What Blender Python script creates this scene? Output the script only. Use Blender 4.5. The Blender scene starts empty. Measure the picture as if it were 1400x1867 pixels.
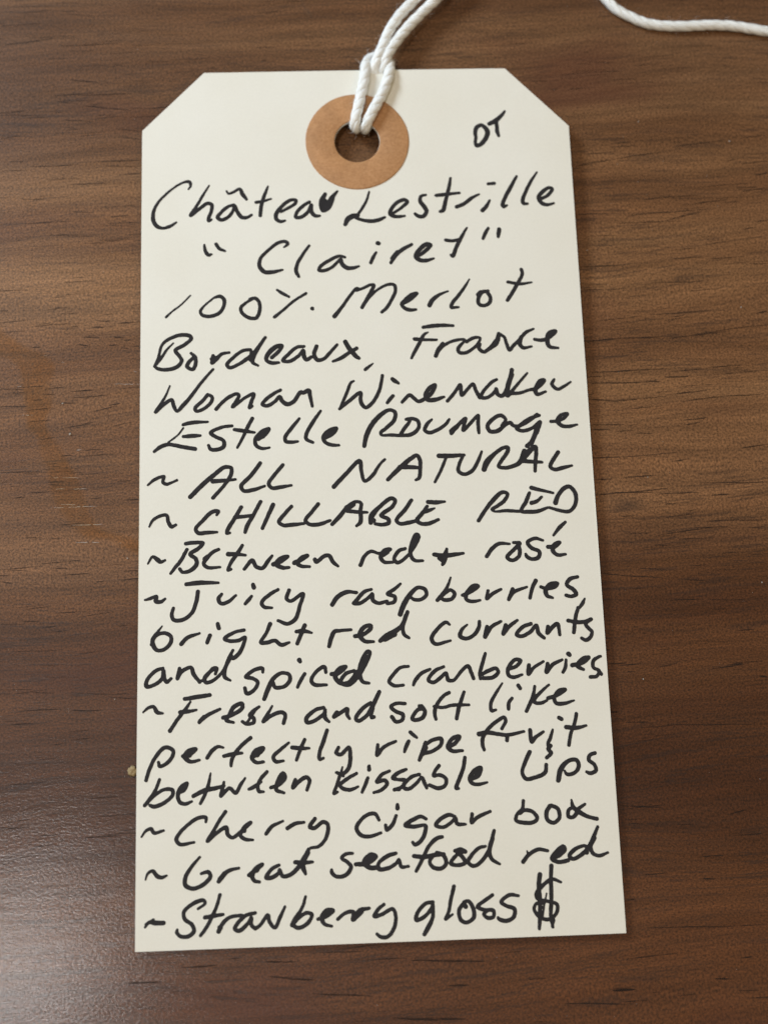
import bpy, bmesh, math, random
import numpy as np
from mathutils import Vector, Matrix, noise
from mathutils.geometry import delaunay_2d_cdt

# ------------------------------------------------------------------ scene, camera, light
# 1 Blender unit = 1 cm
S = bpy.context.scene
S.unit_settings.system = 'METRIC'
S.unit_settings.scale_length = 0.01
COL = S.collection

cam_data = bpy.data.cameras.new('camera')
cam = bpy.data.objects.new('camera', cam_data); COL.objects.link(cam)
cam.matrix_world = Matrix(((0.9988563, 0.0250910, -0.0407013, -0.4657415), (-0.0336022, 0.9739584, -0.2242228, -4.2051069), (0.0340154, 0.2253340, 0.9736876, 16.0844691), (0.0000000, 0.0000000, 0.0000000, 1.0000000)))
cam_data.sensor_fit = 'VERTICAL'; cam_data.sensor_height = 36.0; cam_data.sensor_width = 27.0
cam_data.lens = 36.0 * 2259.157 / 1867.0
cam_data.clip_start = 0.1; cam_data.clip_end = 5000
cam_data.dof.use_dof = True
cam_data.dof.focus_distance = 16.15
cam_data.dof.aperture_fstop = 0.16
S.camera = cam

world = bpy.data.worlds.new('World'); S.world = world; world.use_nodes = True
wn = world.node_tree.nodes; wl = world.node_tree.links
bg = wn['Background']; bg.inputs['Color'].default_value = (1.0, 0.84, 0.60, 1); bg.inputs['Strength'].default_value = 0.22

def area(name, loc, target, w, h, power, color):
    L = bpy.data.lights.new(name, 'AREA'); L.shape = 'RECTANGLE'; L.size = w; L.size_y = h
    L.energy = power; L.color = color
    o = bpy.data.objects.new(name, L); COL.objects.link(o)
    o.location = loc
    o.rotation_euler = (Vector(target) - Vector(loc)).to_track_quat('-Z', 'Y').to_euler()
    return o
area('ceiling_light', (-43, -25, 147), (0, 0, 0), 16, 20, 50000, (1.0, 0.965, 0.94))
area('warm_ceiling_light', (70, -90, 110), (0, 0, 0), 24, 24, 29000, (1.0, 0.75, 0.42))
area('window_light', (-34, 26, 30), (0, 1, 0), 15, 15, 18800, (0.85, 1.0, 1.14))

S.view_settings.view_transform = 'Standard'; S.view_settings.look = 'None'
S.view_settings.exposure = 0.14; S.view_settings.gamma = 1.0

# ------------------------------------------------------------------ helpers
TM = Matrix(((0.9999920, -0.0000500, -0.0039997, 0.0000000), (0.0000000, 0.9999219, -0.0124997, 0.0000000), (0.0040000, 0.0124996, 0.9999139, 0.1350000), (0.0000000, 0.0000000, 0.0000000, 1.0000000)))          # the tag's own frame: it leans on its string, head raised

def mat(name):
    m = bpy.data.materials.new(name); m.use_nodes = True
    return m, m.node_tree.nodes, m.node_tree.links, m.node_tree.nodes['Principled BSDF']
def node(ns, t, **kw):
    n = ns.new(t)
    for k, v in kw.items():
        if k in n.inputs.keys() if hasattr(n.inputs, 'keys') else False: n.inputs[k].default_value = v
        else: setattr(n, k, v)
    return n
def mesh_obj(name, me, material=None, parent=None):
    o = bpy.data.objects.new(name, me); COL.objects.link(o)
    if material: me.materials.append(material)
    if parent: o.parent = parent
    return o
def from_py(name, vs, fs, material=None, parent=None, smooth=False):
    me = bpy.data.meshes.new(name); me.from_pydata([tuple(v) for v in vs], [], fs); me.update()
    if smooth: me.polygons.foreach_set('use_smooth', [True] * len(me.polygons))
    return mesh_obj(name, me, material, parent)
def ramp(ns, stops, interp='LINEAR'):
    r = ns.new('ShaderNodeValToRGB'); e = r.color_ramp.elements; r.color_ramp.interpolation = interp
    while len(e) < len(stops): e.new(0.5)
    for i, (p, c) in enumerate(stops):
        e[i].position = p; e[i].color = (*c, 1) if len(c) == 3 else c
    return r
def g(v): return (v, v, v)
def math_n(ns, ls, op, a, b=None, c=None, clamp=False):
    n = ns.new('ShaderNodeMath'); n.operation = op; n.use_clamp = clamp
    for i, v in enumerate((a, b, c)):
        if v is None: continue
        if isinstance(v, (int, float)): n.inputs[i].default_value = v
        else: ls.new(v, n.inputs[i])
    return n.outputs[0]
def mixc(ns, ls, fac, a, b, mode='MIX'):
    n = ns.new('ShaderNodeMix'); n.data_type = 'RGBA'; n.blend_type = mode
    if isinstance(fac, (int, float)): n.inputs[0].default_value = fac
    else: ls.new(fac, n.inputs[0])
    for idx, v in ((6, a), (7, b)):
        if isinstance(v, tuple): n.inputs[idx].default_value = (*v, 1)
        else: ls.new(v, n.inputs[idx])
    return n.outputs[2]

# ------------------------------------------------------------------ table: walnut-pattern laminate, grain along x
def wood_material():
    m, ns, ls, bs = mat('walnut_laminate')
    geo = ns.new('ShaderNodeNewGeometry')
    rot = ns.new('ShaderNodeVectorRotate'); rot.rotation_type = 'Z_AXIS'; rot.inputs['Angle'].default_value = -0.035
    ls.new(geo.outputs['Position'], rot.inputs['Vector'])
    P = rot.outputs[0]
    # gentle waviness of the grain lines
    wv = ns.new('ShaderNodeMapping'); wv.inputs['Scale'].default_value = (0.16, 0.5, 1); ls.new(P, wv.inputs[0])
    wn_ = ns.new('ShaderNodeTexNoise'); wn_.inputs['Scale'].default_value = 1.0; wn_.inputs['Detail'].default_value = 2.0; ls.new(wv.outputs[0], wn_.inputs[0])
    off = math_n(ns, ls, 'MULTIPLY_ADD', wn_.outputs[0], 0.9, -0.45)
    cmb = ns.new('ShaderNodeCombineXYZ'); ls.new(off, cmb.inputs[1])
    add = ns.new('ShaderNodeVectorMath'); add.operation = 'ADD'; ls.new(P, add.inputs[0]); ls.new(cmb.outputs[0], add.inputs[1])
    Q = add.outputs[0]
    def stretched(sx, sy, detail=3.0, rough=0.55, loc=(0, 0, 0), dist=0.0):
        mp = ns.new('ShaderNodeMapping'); mp.inputs['Scale'].default_value = (sx, sy, 1); mp.inputs['Location'].default_value = loc
        ls.new(Q, mp.inputs[0])
        n = ns.new('ShaderNodeTexNoise'); n.inputs['Scale'].default_value = 1.0; n.inputs['Detail'].default_value = detail
        n.inputs['Roughness'].default_value = rough; n.inputs['Distortion'].default_value = dist
        ls.new(mp.outputs[0], n.inputs[0]); return n.outputs[0]
    broad = stretched(0.07, 0.55, 3, 0.55, (3.1, 7.7, 0))
    fine = stretched(0.35, 6.5, 4, 0.6, (9, 2, 0))
    hair = stretched(1.1, 26, 3, 0.6, (1, 4, 2))
    grainy = stretched(34, 40, 2, 0.7, (5, 5, 5))
    base = ramp(ns, [(0.30, (0.078, 0.0315, 0.0130)), (0.45, (0.108, 0.0475, 0.0205)), (0.56, (0.138, 0.0650, 0.0290)), (0.72, (0.170, 0.0850, 0.0400))])
    ls.new(broad, base.inputs[0])
    f_r = ramp(ns, [(0.28, g(0.76)), (0.5, g(1.02)), (0.72, g(1.24))]); ls.new(fine, f_r.inputs[0])
    c = mixc(ns, ls, 1.0, base.outputs[0], f_r.outputs[0], 'MULTIPLY')
    h_r = ramp(ns, [(0.3, g(0.86)), (0.7, g(1.12))]); ls.new(hair, h_r.inputs[0])
    c = mixc(ns, ls, 1.0, c, h_r.outputs[0], 'MULTIPLY')
    g_r = ramp(ns, [(0.32, g(0.45)), (0.68, g(1.60))]); ls.new(grainy, g_r.inputs[0])
    c = mixc(ns, ls, 1.0, c, g_r.outputs[0], 'MULTIPLY')
    # the veneer pattern runs from pale to dark bands across the board
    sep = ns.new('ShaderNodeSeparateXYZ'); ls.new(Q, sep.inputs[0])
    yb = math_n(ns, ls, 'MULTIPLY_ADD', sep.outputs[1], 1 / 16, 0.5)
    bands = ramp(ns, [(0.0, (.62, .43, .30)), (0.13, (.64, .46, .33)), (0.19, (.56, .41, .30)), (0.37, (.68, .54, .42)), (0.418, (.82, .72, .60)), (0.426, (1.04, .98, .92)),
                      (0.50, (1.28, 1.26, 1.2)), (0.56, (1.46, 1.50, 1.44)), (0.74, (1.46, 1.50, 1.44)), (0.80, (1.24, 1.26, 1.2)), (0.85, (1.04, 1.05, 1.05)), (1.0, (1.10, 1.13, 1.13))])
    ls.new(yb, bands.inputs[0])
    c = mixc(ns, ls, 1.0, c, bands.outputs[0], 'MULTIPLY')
    # reddish patches
    red = stretched(0.22, 0.6, 2, 0.5, (11, 3, 0)); rr = ramp(ns, [(0.60, g(0)), (0.74, g(0.5))]); ls.new(red, rr.inputs[0])
    c = mixc(ns, ls, rr.outputs[0], c, (0.085, 0.024, 0.013))
    # dark pores: short dashes along the grain, gathered in zones
    zone = stretched(0.18, 0.7, 2, 0.5, (2, 13, 0)); zr = ramp(ns, [(0.36, g(0.12)), (0.56, g(1))]); ls.new(zone, zr.inputs[0])
    d1 = stretched(0.95, 10.5, 2.0, 0.6, (7, 1, 3)); d1r = ramp(ns, [(0.61, g(0)), (0.645, g(1))]); ls.new(d1, d1r.inputs[0])
    d2 = stretched(0.42, 5.2, 4.0, 0.65, (17, 21, 3)); d2r = ramp(ns, [(0.64, g(0)), (0.72, g(0.45))]); ls.new(d2, d2r.inputs[0])
    d3 = stretched(2.2, 24, 2.0, 0.6, (4, 21, 7)); d3r = ramp(ns, [(0.61, g(0)), (0.67, g(0.75))]); ls.new(d3, d3r.inputs[0])
    d4 = stretched(0.55, 17, 2.0, 0.55, (41, 9, 5)); d4r = ramp(ns, [(0.615, g(0)), (0.645, g(0.85))]); ls.new(d4, d4r.inputs[0])
    d5 = stretched(1.5, 15, 1.5, 0.5, (51, 29, 5)); d5r = ramp(ns, [(0.64, g(0)), (0.68, g(0.9))]); ls.new(d5, d5r.inputs[0])
    mx = math_n(ns, ls, 'MAXIMUM', d1r.outputs[0], d2r.outputs[0])
    mx = math_n(ns, ls, 'MAXIMUM', mx, d4r.outputs[0])
    mx = math_n(ns, ls, 'MAXIMUM', mx, d5r.outputs[0])
    mx = math_n(ns, ls, 'MAXIMUM', mx, d3r.outputs[0])
    dash = math_n(ns, ls, 'MULTIPLY', mx, zr.outputs[0])
    dash = math_n(ns, ls, 'MULTIPLY', dash, 0.42)
    c = mixc(ns, ls, dash, c, (0.017, 0.0115, 0.0105))
    # one small dark knot
    kd = ns.new('ShaderNodeVectorMath'); kd.operation = 'SUBTRACT'; ls.new(geo.outputs['Position'], kd.inputs[0]); kd.inputs[1].default_value = (3.492, -0.484, 0)
    km = ns.new('ShaderNodeVectorMath'); km.operation = 'MULTIPLY'; ls.new(kd.outputs[0], km.inputs[0]); km.inputs[1].default_value = (1, 3.0, 0)
    kl = ns.new('ShaderNodeVectorMath'); kl.operation = 'LENGTH'; ls.new(km.outputs[0], kl.inputs[0])
    kn = math_n(ns, ls, 'MULTIPLY_ADD', fine, 0.25, kl.outputs['Value'])
    kr = ramp(ns, [(0.12, g(0.72)), (0.45, g(0))]); ls.new(kn, kr.inputs[0])
    c = mixc(ns, ls, kr.outputs[0], c, (0.020, 0.014, 0.012))
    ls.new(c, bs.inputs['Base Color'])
    # fine embossed finish with pressed pores
    tick = ns.new('ShaderNodeMapping'); tick.inputs['Rotation'].default_value = (0, 0, 0.9); tick.inputs['Scale'].default_value = (18, 38, 1)
    ls.new(geo.outputs['Position'], tick.inputs[0])
    tn = ns.new('ShaderNodeTexNoise'); tn.inputs['Scale'].default_value = 1.0; tn.inputs['Detail'].default_value = 3.0; tn.inputs['Roughness'].default_value = 0.6; ls.new(tick.outputs[0], tn.inputs[0])
    hsum = math_n(ns, ls, 'MULTIPLY_ADD', hair, 0.25, tn.outputs[0])
    hsum = math_n(ns, ls, 'MULTIPLY_ADD', dash, -0.8, hsum)
    big = stretched(0.8, 9, 3, 0.5, (31, 2, 0))
    hsum = math_n(ns, ls, 'MULTIPLY_ADD', big, 0.35, hsum)
    bp = ns.new('ShaderNodeBump'); bp.inputs['Strength'].default_value = 0.26; bp.inputs['Distance'].default_value = 0.011
    ls.new(hsum, bp.inputs['Height']); ls.new(bp.outputs[0], bs.inputs['Normal'])
    rgh = ramp(ns, [(0.3, g(0.38)), (0.7, g(0.46))]); ls.new(big, rgh.inputs[0]); ls.new(rgh.outputs[0], bs.inputs['Roughness'])
    bs.inputs['Specular IOR Level'].default_value = 0.30
    cn = ns.new('ShaderNodeTexNoise'); cn.inputs['Scale'].default_value = 30; cn.inputs['Detail'].default_value = 3; cn.inputs['Roughness'].default_value = 0.65; ls.new(geo.outputs['Position'], cn.inputs[0])
    ch = math_n(ns, ls, 'MULTIPLY_ADD', tn.outputs[0], 0.8, cn.outputs[0]); ch = math_n(ns, ls, 'MULTIPLY_ADD', big, 0.9, ch)
    cb = ns.new('ShaderNodeBump'); cb.inputs['Strength'].default_value = 0.13; cb.inputs['Distance'].default_value = 0.012; ls.new(ch, cb.inputs['Height'])
    bs.inputs['Coat Weight'].default_value = 0.20; bs.inputs['Coat Roughness'].default_value = 0.045; ls.new(cb.outputs[0], bs.inputs['Coat Normal'])
    return m
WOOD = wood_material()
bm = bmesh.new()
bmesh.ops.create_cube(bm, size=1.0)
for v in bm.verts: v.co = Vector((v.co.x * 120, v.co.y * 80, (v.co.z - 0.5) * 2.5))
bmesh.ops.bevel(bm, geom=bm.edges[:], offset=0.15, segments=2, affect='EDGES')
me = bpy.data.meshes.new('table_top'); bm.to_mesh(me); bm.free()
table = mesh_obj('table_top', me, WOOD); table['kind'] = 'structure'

# ------------------------------------------------------------------ paper tag
HALF_W, HALF_H, THICK = 3.0165, 5.9425, 0.032
HOLE_C = (0.0, 4.829); HOLE_R = 0.3175; RING_R = 0.7285
def bend(x, y):
    "how far the card's face leaves its mean plane (slight curl at the foot and a soft roll across)"
    return 0.010 * math.sin(x * 0.75 + 0.6) * (0.4 + 0.6 * (y / 6.0) ** 2) - 0.012 * math.cos(y * 0.5)
OUT = [(-HALF_W, -HALF_H), (HALF_W, -HALF_H), (HALF_W, 5.027), (2.150, HALF_H), (-2.150, HALF_H), (-HALF_W, 5.050)]

def tag_material():
    m, ns, ls, bs = mat('manila_card')
    tc = ns.new('ShaderNodeTexCoord')
    n1 = ns.new('ShaderNodeTexNoise'); n1.inputs['Scale'].default_value = 0.7; n1.inputs['Detail'].default_value = 4; ls.new(tc.outputs['Object'], n1.inputs[0])
    n2 = ns.new('ShaderNodeTexNoise'); n2.inputs['Scale'].default_value = 38; n2.inputs['Detail'].default_value = 4; n2.inputs['Roughness'].default_value = 0.7; ls.new(tc.outputs['Object'], n2.inputs[0])
    r1 = ramp(ns, [(0.3, (0.79, 0.757, 0.665)), (0.7, (0.82, 0.793, 0.715))]); ls.new(n1.outputs[0], r1.inputs[0])
    r2 = ramp(ns, [(0.3, g(0.97)), (0.7, g(1.02))]); ls.new(n2.outputs[0], r2.inputs[0])
    c = mixc(ns, ls, 1.0, r1.outputs[0], r2.outputs[0], 'MULTIPLY')
    # faint specks and grey rubs
    n3 = ns.new('ShaderNodeTexNoise'); n3.inputs['Scale'].default_value = 2.6; n3.inputs['Detail'].default_value = 6; n3.inputs['Roughness'].default_value = 0.75; ls.new(tc.outputs['Object'], n3.inputs[0])
    r3 = ramp(ns, [(0.66, g(0)), (0.76, g(0.14))]); ls.new(n3.outputs[0], r3.inputs[0])
    c = mixc(ns, ls, r3.outputs[0], c, (0.42, 0.40, 0.36))
    ls.new(c, bs.inputs['Base Color'])
    w = ns.new('ShaderNodeMapping'); w.inputs['Scale'].default_value = (30, 75, 30); ls.new(tc.outputs['Object'], w.inputs[0])
    n4 = ns.new('ShaderNodeTexNoise'); n4.inputs['Scale'].default_value = 1; n4.inputs['Detail'].default_value = 3; ls.new(w.outputs[0], n4.inputs[0])
    hs = math_n(ns, ls, 'MULTIPLY_ADD', n2.outputs[0], 0.7, n4.outputs[0])
    bp = ns.new('ShaderNodeBump'); bp.inputs['Strength'].default_value = 0.13; bp.inputs['Distance'].default_value = 0.004
    ls.new(hs, bp.inputs['Height']); ls.new(bp.outputs[0], bs.inputs['Normal'])
    bs.inputs['Roughness'].default_value = 0.62; bs.inputs['Specular IOR Level'].default_value = 0.35
    return m
CARD = tag_material()

def circle(cx, cy, r, n): return [(cx + r * math.cos(2 * math.pi * i / n), cy + r * math.sin(2 * math.pi * i / n)) for i in range(n)]
def inside_out(x, y, mrg):
    if abs(x) > HALF_W - mrg or abs(y) > HALF_H - mrg: return False
    if (x - HOLE_C[0]) ** 2 + (y - HOLE_C[1]) ** 2 < (HOLE_R + mrg) ** 2: return False
    return abs(x) + (y - 5.04) * (HALF_W - 2.15) / (HALF_H - 5.04) < HALF_W - 1.5 * mrg or y < 5.04
def subdivide(poly, step):
    out = []
    for i, a in enumerate(poly):
        b = poly[(i + 1) % len(poly)]; n = max(1, int(math.dist(a, b) / step))
        out += [(a[0] + (b[0] - a[0]) * k / n, a[1] + (b[1] - a[1]) * k / n) for k in range(n)]
    return out
outer = subdivide(OUT, 0.12)
outer = [(x * (1 + 0.0011 * noise.noise(Vector((x * 2, y * 2, 1)))), y * (1 + 0.0006 * noise.noise(Vector((x * 2, y * 2, 7))))) for x, y in outer]
hole = circle(*HOLE_C, HOLE_R, 72)
rnd = random.Random(4)
pts = list(outer) + list(hole)
yy = -HALF_H + 0.3
while yy < HALF_H:
    xx = -HALF_W + 0.3
    while xx < HALF_W:
        if inside_out(xx, yy, 0.12): pts.append((xx, yy))
        xx += 0.3
    yy += 0.3
no, nh = len(outer), len(hole)
edges = [(i, (i + 1) % no) for i in range(no)] + [(no + i, no + (i + 1) % nh) for i in range(nh)]
vco, _, faces, orig, _, _ = delaunay_2d_cdt([Vector(p) for p in pts], edges, [], 0, 1e-5)
assert len(vco) == len(pts)
omap = {o[0]: i for i, o in enumerate(orig)}
def keep(f):
    cx = sum(vco[i].x for i in f) / 3; cy = sum(vco[i].y for i in f) / 3
    if (cx - HOLE_C[0]) ** 2 + (cy - HOLE_C[1]) ** 2 < HOLE_R ** 2: return False
    return all(((b[0] - a[0]) * (cy - a[1]) - (b[1] - a[1]) * (cx - a[0])) > -0.02 for a, b in zip(OUT, OUT[1:] + OUT[:1]))
faces = [f for f in faces if keep(f)]
rim = 0.006   # tiny rounded arris of the cut card
vs, fs = [], []
N = len(vco)
outer_set = {omap[i] for i in range(no)}; hole_set = {omap[no + i] for i in range(nh)}
for v in vco: vs.append((v.x, v.y, bend(v.x, v.y)))
for v in vco: vs.append((v.x, v.y, bend(v.x, v.y) - THICK))
for i in list(outer_set | hole_set):
    x, y, z = vs[i]; vs[i] = (x, y, z - rim * 0.35)
fs += [tuple(f) for f in faces] + [tuple(N + i for i in reversed(f)) for f in faces]
for loop in ([omap[i] for i in range(no)], [omap[no + i] for i in range(nh)][::-1]):
    for a, b in zip(loop, loop[1:] + loop[:1]): fs.append((a, N + a, N + b, b))
tag = bpy.data.objects.new('shipping_tag', None); COL.objects.link(tag)
tag.empty_display_size = 1.0
tag.matrix_world = TM
tag['label'] = 'cream shipping tag with clipped top corners, covered in black marker handwriting'
tag['category'] = 'tag'
card = from_py('card', vs, fs, CARD, tag)

# reinforcement ring
m, ns, ls, bs = mat('kraft_paper')
tc = ns.new('ShaderNodeTexCoord')
n1 = ns.new('ShaderNodeTexNoise'); n1.inputs['Scale'].default_value = 26; n1.inputs['Detail'].default_value = 5; n1.inputs['Roughness'].default_value = 0.75; ls.new(tc.outputs['Object'], n1.inputs[0])
r1 = ramp(ns, [(0.26, (0.34, 0.160, 0.066)), (0.5, (0.46, 0.232, 0.098)), (0.76, (0.55, 0.30, 0.140))]); ls.new(n1.outputs[0], r1.inputs[0])
n2 = ns.new('ShaderNodeTexNoise'); n2.inputs['Scale'].default_value = 3.0; n2.inputs['Detail'].default_value = 3; ls.new(tc.outputs['Object'], n2.inputs[0])
r2 = ramp(ns, [(0.3, g(0.9)), (0.7, g(1.08))]); ls.new(n2.outputs[0], r2.inputs[0])
ls.new(mixc(ns, ls, 1.0, r1.outputs[0], r2.outputs[0], 'MULTIPLY'), bs.inputs['Base Color'])
bp = ns.new('ShaderNodeBump'); bp.inputs['Strength'].default_value = 0.3; bp.inputs['Distance'].default_value = 0.004; ls.new(n1.outputs[0], bp.inputs['Height']); ls.new(bp.outputs[0], bs.inputs['Normal'])
bs.inputs['Roughness'].default_value = 0.6; bs.inputs['Specular IOR Level'].default_value = 0.4
KRAFT = m
prof = [(RING_R, 0.0005), (RING_R, 0.009), (RING_R - 0.012, 0.0125), (0.50, 0.0125), (HOLE_R + 0.016, 0.0125), (HOLE_R + 0.004, 0.009), (HOLE_R + 0.004, 0.0005)]
vs, fs = [], []; n = 128
for r, z in prof:
    for i in range(n):
        a = 2 * math.pi * i / n
        rr = r * (1 + 0.0025 * math.sin(3 * a + 1) + 0.0015 * math.sin(7 * a)); x = HOLE_C[0] + rr * math.cos(a); y = HOLE_C[1] + rr * math.sin(a)
        vs.append((x, y, z + bend(x, y)))
for k in range(len(prof) - 1):
    for i in range(n):
        j = (i + 1) % n; fs.append((k * n + i, k * n + j, (k + 1) * n + j, (k + 1) * n + i))
ring = from_py('reinforcement_ring', vs, fs, KRAFT, tag, True)

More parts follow.
